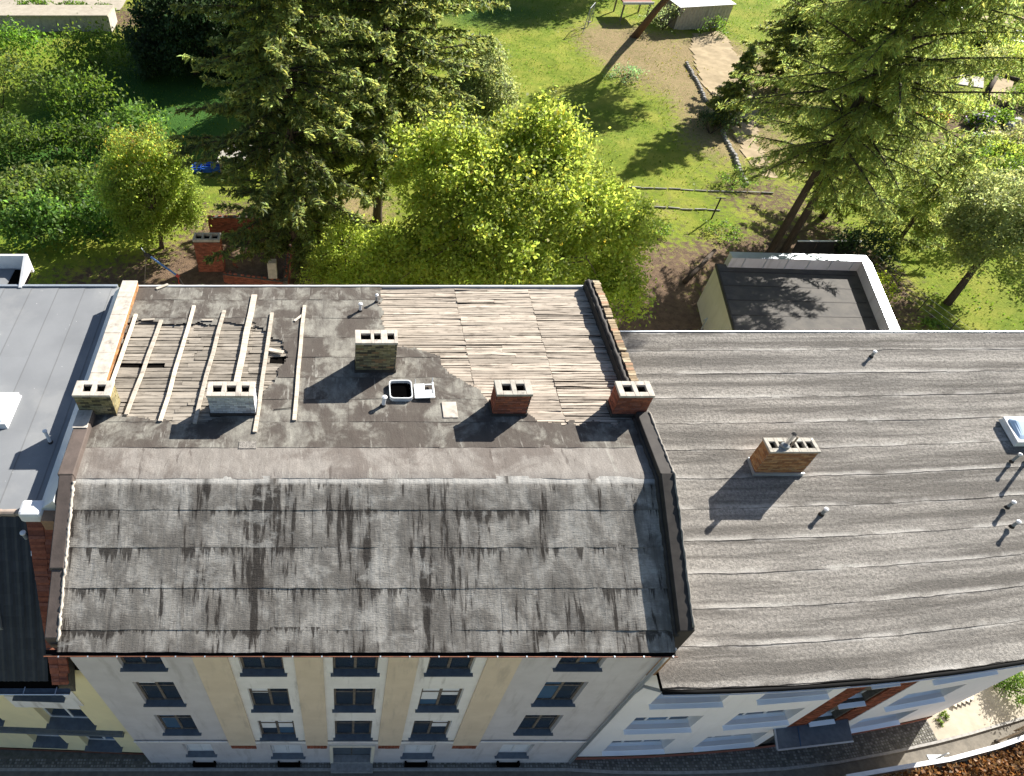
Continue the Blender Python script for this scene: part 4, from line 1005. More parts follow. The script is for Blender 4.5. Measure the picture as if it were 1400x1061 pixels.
# local y of a tile points down-slope
rot = Matrix((Vector((1, 0, 0)), sdv, Vector((1, 0, 0)).cross(sdv))).transposed()
if (rot @ Vector((0, 0, 1))).z < 0: rot = Matrix((Vector((-1, 0, 0)), sdv, Vector((-1, 0, 0)).cross(sdv))).transposed()
eul = rot.to_euler(); nrows = int(SLn / .34); far = MB()
for r_ in range(nrows):
    for c_ in range(26):
        x = XB_ - .62 - .16 - c_ * .30; p = Vector((x, YRl, ZT)) + sdv * (.2 + r_ * .34) + nrm * .0
        if x > -11.3: link('roof_tile', tme, None, ts, p, eul)
        else: far.add([rot @ Vector(v) + p for v in vt], fs)
o = far.obj('roof_tiles', M['tile_d'], ts); o['kind'] = 'stuff'
b = MB()
for k in range(18):
    x = XB_ - .45 - k * .42; b.tube([(x, YRl - .02, ZT + .05), (x - .41, YRl - .02, ZT + .05)], [.11, .095], 10)
b.obj('ridge_tiles', M['tile_ridge'], lb)['kind'] = 'stuff'
# brick gable coping along the party line: bricks across the top, wider towards the ridge
def bxl(f): return -9.2 + .52 * f
bx1 = XB_ + .0
b = MB(); b.hexa([(bxl(1), YG + .1, ZG - .6), (bx1 - .03, YG + .1, ZG - .6), (bx1 - .03, YRl, ZT - .6), (bxl(0), YRl, ZT - .6), (bxl(1), YG + .1, ZG + .12), (bx1 - .03, YG + .1, ZG + .12), (bx1 - .03, YRl, ZT + .12), (bxl(0), YRl, ZT + .12)]); gp = b.obj('gable_parapet', M['mortar_d'], lb)
L = SLn - .1; nb = int(L / .088)
for k in range(nb):
    f = k / nb
    for h_ in range(2):
        w_ = (bx1 - bxl(f)) / 2; w_ = round(w_ / .04) * .04
        p = Vector((bxl(f) + w_ * (h_ + .5), YRl, ZT)) + sdv * (.1 + k * .088) + Vector((0, 0, .15)) + nrm * random.uniform(-.02, .01)
        link('coping_brick', brick_mesh(w_ - .012, 0.075, 0.09, 'b_red'), None, gp, p, (math.atan2(sdv.z, sdv.y) + math.pi, random.uniform(-.02, .02), random.uniform(-.02, .02)))
b = MB(); b.box(-9.3, -8.62, YRl - .28, YRl + .25, ZT - .1, ZT + .36); b.obj('white_cap', M['plastic_w'], lb, bevel=.1)
b = MB(); b.box(-8.618, -8.25, YRl - .4, YRl + .1, ZT - .3, ZT + .22); b.obj('pale_brick_end', M['b_pale'], lb)
g = gutter(lb, (XA, YG - .1, ZG + .0), (XB_ - .0, YG - .1, ZG - .02), .09, 'sill_d', 'gutter', 'sill_b')
for k in range(5):
    x = XB_ - .4 - k * .95; b = MB(); b.bar((x, YG + .02, ZG + .02), (x, YG - .2, ZG + .02), .025, .012); b.obj('gutter_bracket', M['zinc'], g)
# dormer: smooth grey cheek and roof
b = MB(); b.hexa([(-12.6, .9, 10.6), (-10.05, .9, 10.6), (-10.3, 2.4, 12.45), (-12.6, 2.4, 12.45), (-12.6, .9, 11.0), (-10.1, .9, 11.0), (-10.35, 2.6, 12.62), (-12.6, 2.6, 12.62)]); dm = b.obj('dormer', M['felt_l'], lb)
b = MB(); b.box(-12.6, -9.98, .78, .898, 10.55, 10.68); b.obj('dormer_gutter', M['zinc'], dm)
t = pipe_thing('vent_pipe', -9.25, 2.75, 13.0, .22, .06, 'small vent cowl high on the black tiles', 'plastic_g', True, 'vents on the black tiles', False)
b = MB(); p = Vector((-9.05, YRl, ZT)) + sdv * 1.1 + nrm * .07; b.bar(p, p + sdv * .16, .12, .03, nrm); b.obj('snow_hook', M['sill_b'], lb)
# street front
ml = lambda u, z, d: (u, .28 - (u + 8.2) * .035 + d, z)
hl = [(-10.95, -9.35, 6.85, 8.6), (-10.85, -9.15, 3.72, 5.5), (-12.2, -10.95, 1.2, 2.7), (-10.2, -8.85, .95, 2.45), (-14.0, -12.6, 6.85, 8.6), (-14.0, -12.5, 3.9, 5.6)]
facade('wall', ml, -15.5, -7.84, .22, 9.3, hl, .3, M['wall_yellow'], lb)
facade('plinth', lambda u, z, d: ml(u, z, d - .03), -15.5, -7.84, 0, .22, [], .3, M['copper'], lb)
for h in hl: window(lb, ml, *h, depth=.3, frame='frame_w', pane='glass', sill='sill_d', out=.2, panes=2, transom=False)
b = MB(); fbox(b, ml, -15.5, -8.25, 2.86, 3.1, -.16, -.002); b.obj('string_course', M['sill_d'], lb)
b = MB(); fbox(b, ml, -11.4, -10.96, 5.6, 6.7, -.035, -.002); fbox(b, ml, -9.3, -8.9, 6.0, 9.1, -.035, -.002); fbox(b, ml, -11.1, -9.1, 5.62, 6.6, -.03, -.002); b.obj('white_panel', M['wall_white'], lb)

# ================================================================== REAR ANNEX behind the long roof
an = thing('annex', 'low cream annex with black felt roof and metal capped parapets behind the long roof', 'outbuilding', (28, 24, 0))
z1 = 3.4
A = [(22.55, 20.0), (31.2, 20.0), (33.0, 27.9), (24.15, 28.3)]      # SW SE NE NW
b = MB(); b.prism(A, 0, z1 - .25); b.obj('wall', M['wall_cream'], an)
b = MB(); b.prism([(22.45, 19.9), (31.2, 19.9), (33.0, 27.9), (24.1, 28.35)], z1 - .248, z1 - .12); b.obj('roof_felt', m_plain('black_felt', (0.10, 0.09, 0.078), (0.065, 0.06, 0.055), 1.5, 0.8, bump=.5), an)
b = MB(); b.bar((22.5, 19.9, z1 - .1), (24.15, 28.3, z1 - .1), .1, .12); b.obj('roof_edge', M['tar'], an)
def par(p, q, w, h, nm):
    b = MB(); b.bar((p[0], p[1], z1 - .25 + h / 2), (q[0], q[1], z1 - .25 + h / 2), w, h); o = b.obj(nm, M['wall_grey'], an)
    b = MB(); b.bar((p[0], p[1], z1 - .22 + h), (q[0], q[1], z1 - .22 + h), w + .12, .05); b.obj('metal_cap', M['zinc'], o)
    return o
par((24.75, 28.25), (33.3, 27.85), .5, .88, 'rear_parapet'); par((33.1, 27.58), (31.1, 19.9), .42, .84, 'side_parapet')
for k in range(6):
    x = 25.6 + k * 1.35; b = MB(); b.bar((x, 27.93 - k * .063, z1 - .1), (x, 27.93 - k * .063, z1 + .6), .04, .03, (1, 0, 0)); b.obj('seam', M['zinc'], an)
b = MB()
for s_ in range(6):
    f = s_ / 6 + .08; L_ = (22.5 + 1.65 * f, 19.9 + 8.4 * f); R_ = (31.0 + 1.9 * f, 19.9 + 7.9 * f); b.bar((L_[0] + .1, L_[1], z1 - .112), (R_[0] - .2, R_[1], z1 - .112), .08, .014)
b.obj('felt_lap', M['tar'], an)
# ================================================================== GROUND, STREET
def axis(lo, hi, step, far):
    a = list(np.arange(lo, hi + .01, step)); l = []; d = step; x = lo
    while x > -far: d *= 1.5; x -= d; l.append(x)
    r_ = []; d = step; x = hi
    while x < far: d *= 1.5; x += d; r_.append(x)
    return np.array(l[::-1] + a + r_)
gx = axis(-48, 92, .8, 700); gy = axis(-14, 100, .8, 700)
GX, GY = np.meshgrid(gx, gy, indexing='ij')
def gheight(x, y):
    x = np.asarray(x, float); y = np.asarray(y, float)
    k = np.clip((y - 13) / 4, 0, 1)
    return -.16 + k * (.16 + (fbm(x * .22, y * .22, 21, 4) - .5) * .5 + (fbm(x * 1.1, y * 1.1, 22, 2) - .5) * .12)
spots = {0: [(-6, 26, 8, 8, 1.1), (-8, 36, 6, 8, .7), (21, 26, 5, 9, 1.0), (30, 33, 7, 4, .8), (37, 30, 4, 8, .75), (-18, 31, 6, 3, .55), (-30, 80, 12, 6, .8), (34, 42, 6, 5, .6), (20, 14, 30, 3, .5), (55, 47, 8, 9, .6), (62, 56, 7, 7, .7), (41, 57, 3, 6, .5)],
         1: [(31, 73, 6, 7, 1.05), (35.5, 58, 4, 8, .85), (41, 68, 5, 8, 1.1), (30, 64, 3.5, 5, .5), (1, 40, 5, 5, .8), (40, 47, 4, 6, .6), (38, 24, 3, 10, .6), (33, 50, 5, 6, .55), (24, 40, 6, 5, .5), (48, 60, 9, 9, .5)],
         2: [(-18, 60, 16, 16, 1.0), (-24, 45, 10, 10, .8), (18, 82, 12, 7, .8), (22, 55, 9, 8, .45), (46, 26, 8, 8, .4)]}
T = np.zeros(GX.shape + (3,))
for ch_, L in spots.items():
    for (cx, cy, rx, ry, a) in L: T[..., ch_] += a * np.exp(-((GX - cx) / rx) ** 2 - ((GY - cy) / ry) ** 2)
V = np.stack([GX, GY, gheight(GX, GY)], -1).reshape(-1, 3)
idx = np.arange(len(V)).reshape(GX.shape); F = np.stack([idx[:-1, :-1], idx[1:, :-1], idx[1:, 1:], idx[:-1, 1:]], -1).reshape(-1, 4)
k = NT('lawn'); v = k.coord('Object'); t = k.sep(k.attr('tint'))
n1 = k.noise(v, .35, 6, .6); n2 = k.noise(v, 2.2, 6, .65); n3 = k.noise(v, 11, 4, .7)
green = k.mix(k.step(n2, .3, .7), (0.215, 0.265, 0.03), (0.13, 0.19, 0.02))
green = k.mix(k.step(n1, .4, .68), green, (0.29, 0.30, 0.05))
green = k.mix(k.math('MULTIPLY', k.step(n3, .5, .75), .35), green, (0.04, 0.085, 0.012))
green = k.mix(k.step(t[2], .2, .9), green, k.mix(n2, (0.035, 0.10, 0.022), (0.06, 0.13, 0.02)))  # shade on the lawn painted in as deep green patches
dry = k.mix(k.step(n3, .35, .65), (0.38, 0.285, 0.155), (0.20, 0.155, 0.075)); dry = k.mix(k.math('MULTIPLY', k.step(n2, .48, .66), .6), dry, (0.15, 0.165, 0.04))
soil = k.mix(k.step(n2, .3, .7), (0.20, 0.135, 0.088), (0.115, 0.08, 0.055)); soil = k.mix(k.math('MULTIPLY', k.step(n3, .55, .72), .5), soil, (0.30, 0.21, 0.14))
fd = k.step(k.math('ADD', t[1], k.math('MULTIPLY', k.math('SUBTRACT', n2, .5), 1.6)), .38, .8)
fs_ = k.step(k.math('ADD', t[0], k.math('MULTIPLY', k.math('SUBTRACT', n2, .5), 1.6)), .35, .75)
col = k.mix(fd, green, dry); col = k.mix(fs_, col, soil)
k.bump(k.math('ADD', n3, k.math('MULTIPLY', n2, .8)), .9, .12)
M['lawn'] = k.done(col, .95, .1)
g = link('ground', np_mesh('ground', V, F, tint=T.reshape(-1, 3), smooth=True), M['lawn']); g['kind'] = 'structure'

# street: road surface and pavement follow the gentle bend
def yp(x): return float(yf(max(x, 9.0))) if x > 9 else 0.12
xs = [-60, -30, -14, -8, 0, 9] + list(np.linspace(11, 24.5, 7)) + list(np.linspace(26, 40, 7)) + [60, 90]
b = MB(); b2 = MB(); b3 = MB(); b4 = MB()
for x0, x1 in zip(xs[:-1], xs[1:]):
    y0, y1 = yp(x0), yp(x1); o0 = .34 if x0 < 9 else .34 + min(.5, (x0 - 9) * .05); o1 = .34 if x1 < 9 else .34 + min(.5, (x1 - 9) * .05)
    b.quad((x0, -9, -.11), (x1, -9, -.11), (x1, y1 - o1 + .1, -.11), (x0, y0 - o0 + .1, -.11))
    w_ = .42 if x0 < 24.4 else 1.9
    (b2 if x0 < 24.4 else b4).hexa([(x0, y0 - o0, -.13), (x1, y1 - o1, -.13), (x1, y1 + w_, -.13), (x0, y0 + w_, -.13), (x0, y0 - o0, -.012), (x1, y1 - o1, -.012), (x1, y1 + w_, -.012), (x0, y0 + w_, -.012)])
    b3.hexa([(x0, y0 - o0 - .1, -.13), (x1, y1 - o1 - .1, -.13), (x1, y1 - o1 - .003, -.13), (x0, y0 - o0 - .003, -.13), (x0, y0 - o0 - .1, -.004), (x1, y1 - o1 - .1, -.004), (x1, y1 - o1 - .003, -.004), (x0, y0 - o0 - .003, -.004)])
o = b.obj('road', M['asphalt']); o['kind'] = 'structure'
pv = b2.obj('pavement', m_plain('pavement_bed', (0.16, 0.15, 0.125), (0.1, 0.1, 0.075), 5, .95)); pv['kind'] = 'structure'
o = b3.obj('kerb', M['granite'], pv)
b = MB(); tn = []
for xx in np.arange(-14, 24.5, .115):
    yy = yp(xx) - (.34 if xx < 9 else .34 + min(.5, (xx - 9) * .05)) + .02
    while yy < yp(xx) - .04:
        if random.random() > .05:
            h = random.uniform(-.003, .008); e = .012; x_ = xx + random.uniform(-.008, .008)
            b.hexa([(x_, yy, -.03), (x_ + .1, yy, -.03), (x_ + .1, yy + .095, -.03), (x_, yy + .095, -.03), (x_ + e, yy + e, h), (x_ + .1 - e, yy + e, h), (x_ + .1 - e, yy + .095 - e, h), (x_ + e, yy + .095 - e, h)]); t_ = random.uniform(.4, 1.2); tn += [(t_, t_, t_ * .97)] * 8
        yy += .11
stuff_obj('cobblestones', b, tn, M['cobbles'], pv)
b = MB(); b.box(-60, 90, -40, -9.2, -.13, -.02); o = b.obj('pavement', M['paving']); o['kind'] = 'structure'  # unseen pale forecourt, added to bounce sunlight onto the shaded fronts
o = b4.obj('pavement', M['paving']); o['kind'] = 'structure'
# ================================================================== VEGETATION
def leaf_quads(P, size, rs, aspect=.6, nrm=None, droop=0.0, dirs=None):
    """diamond leaves at points P (n,3); returns V (4n,3), F (n,4)"""
    n = len(P)
    d = rs.normal(size=(n, 3)) if dirs is None else dirs + rs.normal(size=(n, 3)) * .35
    d[:, 2] -= droop; d /= np.linalg.norm(d, axis=1)[:, None]
    a = rs.normal(size=(n, 3)) if nrm is None else nrm + rs.normal(size=(n, 3)) * .7
    w = np.cross(d, a); w /= (np.linalg.norm(w, axis=1)[:, None] + 1e-6)
    s = (size * rs.uniform(.6, 1.35, n))[:, None]
    V = np.empty((n, 4, 3)); V[:, 0] = P - d * s * .5; V[:, 1] = P + w * s * aspect * .5; V[:, 2] = P + d * s * .5; V[:, 3] = P - w * s * aspect * .5
    up = np.cross(w, d); V[:, 1] += up * s * .12; V[:, 3] += up * s * .12
    return V.reshape(-1, 3), np.arange(4 * n).reshape(n, 4)
def tints(n, rs, lo=.6, hi=1.4, hue=.15):
    t = rs.uniform(lo, hi, n)[:, None] * np.ones((n, 3)); h = rs.uniform(-hue, hue, n); t[:, 0] *= 1 + h; t[:, 2] *= 1 - h
    return t
def crown_obj(parent, P, size, mat, rs, tint, aspect=.6, name='crown', **kw):
    V, F = leaf_quads(P, size, rs, aspect, **kw)
    return link(name, np_mesh(name, V, F, tint=np.repeat(tint, 4, axis=0)), mat, parent)

def broadleaf(name, label, cat, base, cen, rad, mat, nclump, nleaf, lsize, seed, group=None, trunk=.28, lump=.32, bark='bark', autumn=None, clump=.75, limbs=9, extra=()):
    """cen: crown centre, rad: crown radii"""
    rs = np.random.default_rng(seed); base = Vector((base[0], base[1], float(gheight(base[0], base[1])))); t = thing(name, label, cat, base, group)
    cen = Vector(cen); b = MB()
    top = cen + Vector((0, 0, rad[2] * .35)); mid = base.lerp(cen, .55) + Vector((rs.normal() * .3, rs.normal() * .3, 0))
    tp = [base - Vector((0, 0, .3)), base.lerp(mid, .5) + Vector((rs.normal() * .1, rs.normal() * .1, 0)), mid, cen, top]; tr = [trunk * 1.25, trunk, trunk * .8, trunk * .5, trunk * .15]
    b.tube(tp, tr, 9); b.obj('trunk', M[bark], t, smooth=True)
    # attractors in a lumpy shell
    D = rs.normal(size=(nclump, 3)); D /= np.linalg.norm(D, axis=1)[:, None]; D[:, 2] = np.where(D[:, 2] < -.55, -D[:, 2] * .5, D[:, 2])
    lobes = rs.normal(size=(14, 3)); lobes /= np.linalg.norm(lobes, axis=1)[:, None]
    f = 1 - lump + lump * np.max(np.clip((D @ lobes.T - .55) / .45, 0, 1), axis=1)
    rr = rs.uniform(.35, 1.0, nclump) ** .5 * f
    A = np.array(cen) + D * rr[:, None] * np.array(rad)
    for (c2, r2, n2) in extra:
        D2 = rs.normal(size=(n2, 3)); D2 /= np.linalg.norm(D2, axis=1)[:, None]; D2[:, 2] = np.where(D2[:, 2] < -.5, -D2[:, 2] * .5, D2[:, 2])
        A = np.concatenate([A, np.array(c2) + D2 * (rs.uniform(.3, 1, n2) ** .5 * rs.uniform(.75, 1.1, n2))[:, None] * np.array(r2)]); D = np.concatenate([D, D2])
    nclump = len(A)
    lb_ = MB(); lims = []
    for i in range(limbs):
        d = Vector(rs.normal(size=3)); d.z = abs(d.z) * .6; d.normalize(); s = mid.lerp(top, rs.uniform(0, .7)); e = cen + Vector((d.x * rad[0], d.y * rad[1], d.z * rad[2])) * .72
        m = s.lerp(e, .5) + Vector((0, 0, .25)); lb_.tube([s, m, e], [trunk * .42, trunk * .26, .025], 6); lims += [s.lerp(m, .5), m, m.lerp(e, .5), e]
    LA = np.array([list(q) for q in lims])
    for p in A[:: max(1, nclump // 110)]:
        j = np.argmin(((LA - p) ** 2).sum(1)); q = Vector(LA[j]); lb_.tube([q, q.lerp(Vector(p), .5) + Vector((0, 0, .08)), Vector(p)], [.045, .03, .01], 4)
    lb_.obj('limbs', M[bark], t, smooth=True)
    nl = rs.poisson(nleaf, nclump); P = np.repeat(A, nl, axis=0); k = rs.normal(size=P.shape); cs = np.repeat(rs.uniform(.6, 1.25, nclump), nl)[:, None]
    P = P + k * clump * cs * np.array([.5, .5, .4]); tn = tints(len(P), rs, .8, 1.2, .12) * np.repeat(rs.uniform(.7, 1.25, nclump), nl)[:, None]
    if autumn is not None:
        c, zlo, zhi, p = autumn; m = rs.uniform(size=len(P)) < p * np.clip((P[:, 2] - zlo) / (zhi - zlo), 0, 1); tn[m] *= np.array(c)
    out = D[np.repeat(np.arange(nclump), nl)] * .4 + np.array([0, 0, .75])
    crown_obj(t, P, lsize, M[mat], rs, tn, .6, nrm=out, droop=.35)
    return t

def conifer(name, label, cat, base, H, Rm, mat, seed, z0=1.5, whorl=.5, nb=7, dens=1.0, nl=.34, group=None, droop=.35, lean=(0, 0), trunk=.3, bark='bark', thin=0.0, wid=.12, rise=.1, taper=.75, twl=.85, hang=0.0):
    rs = np.random.default_rng(seed); gz = float(gheight(base[0], base[1])); base = Vector((base[0], base[1], gz)); t = thing(name, label, cat, base, group)
    ax = lambda z: base + Vector((lean[0] * z / H, lean[1] * z / H, z))
    b = MB(); zz = [-.3, .6, H * .3, H * .6, H * .85, H]; b.tube([ax(z) for z in zz], [trunk * 1.25, trunk, trunk * .8, trunk * .5, trunk * .22, .02], 9); b.obj('trunk', M[bark], t, smooth=True)
    bb = MB(); P = []; D = []; Nn = []; S = []; TT = []
    z = z0
    while z < H - .4:
        f = (z - z0) / (H - z0); L0 = Rm * (1 - f) ** taper * (.55 + .45 * min(1, f / .18 + .35))
        k = max(4, int(nb * (1 - .3 * f) + rs.integers(-1, 2)))
        for i in range(k):
            if rs.uniform() < thin: continue
            a = 2 * math.pi * (i + rs.uniform(-.35, .35)) / k + z * 2.4; L = L0 * rs.uniform(.5, 1.15); dr = droop * rs.uniform(.6, 1.3) * (1.15 - f)
            rs_ = rise + rs.uniform(-.5, .7) * hang * .6; h = Vector((math.cos(a), math.sin(a), 0)); s = ax(z + rs.uniform(-.15, .15)); pts = []
            for q in (0, .25, .5, .75, 1): pts.append(s + h * L * q + Vector((0, 0, L * (rs_ * q - dr * q * q + .22 * dr * q ** 3))))
            bb.tube(pts, [max(.018, .02 + L * .011) * (1 - .8 * q) for q in (0, .25, .5, .75, 1)], 4, cap=False)
            side = Vector((-h.y, h.x, 0)); n = int(L * 6.5 * dens) + 3; bt = rs.uniform(.7, 1.2)
            for j in range(n):
                q = .16 + .84 * (j + rs.uniform(0, 1)) / n; x = q * 4; i0 = min(3, int(x)); p = pts[i0].lerp(pts[i0 + 1], x - i0)
                tl = (twl * (1 - q * .72) * min(1, L / 3) + .16) * rs.uniform(.6, 1.2); sg = 1 if rs.uniform() < .5 else -1
                d = (side * sg * rs.uniform(.45, 1) + h * rs.uniform(.35, .9) + Vector((0, 0, -rs.uniform(.05, .65) * (droop * 1.6) - hang * rs.uniform(.2, 1.3)))).normalized()
                m = max(2, int(tl / (nl * .36)))
                for w_ in range(m):
                    c = p + d * tl * (w_ + .5) / m + Vector((0, 0, -.05 * w_ * droop)); P.append(c); D.append(d); S.append(nl * rs.uniform(.8, 1.2)); TT.append(bt * (1 + .3 * (w_ / m - .4)))
            for e in range(3): P.append(pts[-1] + h * (.1 * e - .12)); D.append(h); S.append(nl); TT.append(bt * 1.2)
        z += whorl * (1 - .35 * f) * rs.uniform(.8, 1.2)
    for e in range(8): P.append(ax(H - .1 * e)); D.append(Vector((rs.normal() * .3, rs.normal() * .3, 1))); S.append(nl); TT.append(1.1)
    bb.obj('branches', M[bark], t, smooth=True)
    P = np.array([list(p) for p in P]); D = np.array([list(d) for d in D]); TT = np.array(TT)
    # two blades per shoot piece, near horizontal fans
    P2 = np.concatenate([P, P + rs.normal(size=P.shape) * .05, P + rs.normal(size=P.shape) * .09]); D2 = np.concatenate([D, D + rs.normal(size=D.shape) * .5, D + rs.normal(size=D.shape) * .7]); T2 = np.concatenate([TT, TT * .9, TT])
    tn = tints(len(P2), rs, .6, 1.4, .18) * T2[:, None]
    V, F = leaf_quads(P2, nl, rs, wid / nl * 1.3, None if hang else np.tile([0, 0, 1.0], (len(P2), 1)), .1, D2)
    link('crown', np_mesh('crown', V, F, tint=np.repeat(tn, 4, axis=0)), M[mat], t)
    return t

def shrub(label, x, y, rx, ry, h, mat, seed, n=900, ls=.16, cat='shrub', group='garden shrubs', name='shrub', tn=(1, 1, 1), flower=None, stems=True):
    rs = np.random.default_rng(seed); z = float(gheight(x, y)); t = thing(name, label, cat, (x, y, z), group)
    if stems:
        b = MB()
        for k_ in range(6):
            a = rs.uniform(0, 6.28); b.tube([(x, y, z - .1), (x + math.cos(a) * rx * .4, y + math.sin(a) * ry * .4, z + h * .45), (x + math.cos(a) * rx * .7, y + math.sin(a) * ry * .7, z + h * .8)], [.04, .025, .008], 5)
        b.obj('stem', M['bark'], t, smooth=True)
    nc = max(8, n // 45); D = rs.normal(size=(nc, 3)); D /= np.linalg.norm(D, axis=1)[:, None]; D[:, 2] = abs(D[:, 2]); A = np.array([x, y, z + h * .22]) + D * rs.uniform(.55, 1, nc)[:, None] ** .5 * np.array([rx, ry, h * .74]) * rs.uniform(.7, 1.05, nc)[:, None]
    P = np.repeat(A, n // nc, axis=0); P = P + rs.normal(size=P.shape) * np.array([rx, ry, h * .7]) * .17; P[:, 2] = np.maximum(P[:, 2], z + .03)
    ti = tints(len(P), rs, .55, 1.4, .15) * np.repeat(rs.uniform(.7, 1.25, nc), n // nc)[:, None] * np.array(tn)
    crown_obj(t, P, ls, M[mat], rs, ti, .6, 'crown', nrm=np.tile([0, 0, .9], (len(P), 1)))
    if flower:
        m = rs.choice(len(P), max(10, len(P) // 9), replace=False); Q = P[m]; Q[:, 2] += .06
        V, F = leaf_quads(Q, ls * 1.1, rs, .9, np.tile([0, 0, 2.0], (len(Q), 1))); link('flowers', np_mesh('flowers', V, F), M[flower], t)['kind'] = 'stuff'
    return t

broadleaf('walnut_tree', 'big yellow green broadleaf tree directly behind the stripped roof', 'tree', (8.8, 24.2), (9.0, 24.6, 7.8), (6.6, 5.6, 5.6), 'l_walnut', 360, 150, .22, 31, None, .34, .5, 'bark', ((1.35, .95, .7), 6, 16, .05), .85, 13,
          [((5.2, 25.5, 11.6), (2.9, 2.6, 3.2), 85), ((10.6, 27.0, 12.2), (2.6, 2.4, 2.6), 65), ((14.2, 25.2, 8.6), (3.2, 2.8, 2.6), 80), ((3.4, 23.8, 6.6), (2.6, 2.4, 3.0), 55), ((15.6, 24.2, 4.6), (2.5, 2.3, 3.0), 55), ((8.2, 21.5, 9.4), (3.0, 2.2, 2.6), 60), ((2.2, 24.6, 4.6), (2.8, 2.4, 3.2), 55)])
broadleaf('walnut_tree', 'smaller yellow green tree left of the big one, below the spruce', 'tree', (0.6, 25.5), (0.8, 25.3, 4.4), (3.3, 2.8, 3.8), 'l_walnut', 130, 170, .17, 32, None, .16, .45, 'bark', None, .8, 7)
broadleaf('maple_tree', 'small round tree with orange tinged top left of the spruces', 'tree', (-13.6, 34.6), (-13.4, 34.6, 4.3), (3.6, 3.3, 5.4), 'l_maple', 320, 150, .19, 33, None, .16, .42, 'bark', ((1.7, 1.0, .7), 6.5, 10, .22), .75, 8)
conifer('spruce_tree', 'tall dark spruce with drooping branches, nearest the roof', 'tree', (-3.2, 30.6), 34, 7.2, 'l_spruce', 41, 3.0, .66, 8, 1.0, .38, 'spruces behind the stripped roof', .34, (0, 0), .34, 'bark', .14, .08, .26, .6)
conifer('spruce_tree', 'second spruce standing behind and right of the nearest one', 'tree', (2.6, 38.0), 35, 8.4, 'l_spruce', 42, 4.5, .66, 8, 1.0, .40, 'spruces behind the stripped roof', .30, (0, 0), .36, 'bark', .10, .085, .34, .6)
conifer('larch_tree', 'left one of the tall feathery larch pair behind the annex', 'tree', (31.2, 33.6), 33, 7.4, 'l_larch', 43, 7.5, .8, 7, .8, .40, 'larches behind the annex', .22, (0.5, 0), .27, 'bark', .28, .052, .22, .45, 1.2, .9)
conifer('larch_tree', 'right one of the tall feathery larch pair behind the annex', 'tree', (32.4, 33.9), 34, 8.0, 'l_larch', 44, 6.5, .78, 7, .8, .40, 'larches behind the annex', .22, (0.8, 0.4), .27, 'bark', .26, .052, .22, .45, 1.2, .9)
conifer('larch_tree', 'feathery larch standing deeper in the garden behind the pair', 'tree', (37.5, 38.5), 13, 4.2, 'l_larch', 45, 1.5, .75, 6, .9, .42, 'larches behind the annex', .22, (0.5, 0.4), .22, 'bark', .24, .06, .22, .5, 1.2, .8)
conifer('larch_tree', 'shorter larch between the larch pair and the willow', 'tree', (40.6, 34.2), 9.5, 4.0, 'l_larch', 55, 1.0, .6, 6, .9, .4, 'larches behind the annex', .22, (0.5, 0.4), .16, 'bark', .2, .06, .22, .5, 1.0, .8)
broadleaf('pine_tree', 'leaning pine with bare bent trunk by the tin shed', 'tree', (33.0, 74.6), (38.2, 69.5, 12.5), (5.4, 5.4, 3.2), 'l_pine', 120, 110, .3, 46, None, .36, .5, 'bark_p', None, .9, 9)
broadleaf('willow_tree', 'grey green fine leaved small tree at the right edge', 'tree', (41.2, 28.2), (43.2, 30.0, 5.0), (4.6, 4.0, 3.5), 'l_grey', 300, 130, .17, 47, None, .22, .5, 'bark', None, .8, 8)
broadleaf('olive_tree', 'pale grey green bushy tree right of the spruces', 'tree', (12.4, 53.5), (12.2, 53.5, 2.6), (3.6, 3.3, 4.6), 'l_grey', 240, 110, .24, 48, None, .14, .3, 'bark', None, .75, 6)
broadleaf('yew_tree', 'dense dark evergreen left of the spruces in the shaded corner', 'tree', (-15.5, 65), (-15.5, 65, 3.2), (6.5, 5, 7.0), 'l_dark', 300, 120, .34, 49, None, .25, .35, 'bark', None, 1.1, 7)
for i, (x, y, h, r, lab) in enumerate([(37.5, 95, 17, 6, 'tall broadleaf tree beyond the lawn shading its upper edge'), (28, 100, 18, 6.5, 'broadleaf tree beyond the lawn, left of its taller neighbour'), (5, 84, 17, 6, 'broadleaf tree beyond the shaded lawn behind the spruces'), (-1.5, 73, 15, 5.5, 'broadleaf tree in the dark corner behind the spruces'), (1.0, 60, 14, 5, 'broadleaf tree hidden behind the two spruces'), (-9, 80, 15, 6, 'broadleaf tree at the top edge left of the spruces'), (-13, 73.5, 17, 6, 'tall broadleaf tree behind the dark evergreen')]):
    broadleaf('lime_tree', lab, 'tree', (x, y), (x, y, h * .58), (r, r, h * .42), 'l_bush', 190, 85, .42, 60 + i, 'trees at the far end of the garden', .3, .35, 'bark', None, 1.3, 7)
for i, (x, y, rx, h, lab) in enumerate([(47.5, 36.5, 2.6, 3.6, 'tall grey green shrub above the willow'), (50.5, 32.5, 2.6, 3.2, 'grey green shrub right of the willow crown'), (46.0, 42.5, 2.8, 3.6, 'olive shrub between larch and flower garden'), (53.5, 36.0, 2.4, 2.6, 'pale shrub at the right edge beyond the willow'), (37.6, 33.2, 2.0, 2.6, 'dark shrub behind the annex corner')]):
    shrub(lab, x, y, rx, rx * .9, h, 'l_grey' if i != 4 else 'l_dark', 140 + i, 2200, .2, 'shrub', 'tall shrubs round the willow')
conifer('spruce_tree', 'dark spruce rising behind the left side of the larches', 'tree', (43.0, 60.5), 16, 4.6, 'l_spruce', 58, .8, .6, 7, .9, .42, None, .3, (0, 0), .2, 'bark', .1, .1, .25, .65)
conifer('young_spruce', 'young spruce at the edge of the sandy path', 'tree', (35.0, 53.4), 7.5, 2.0, 'l_spruce', 51, .3, .4, 6, 1, .26, None, .2, (0, 0), .08)
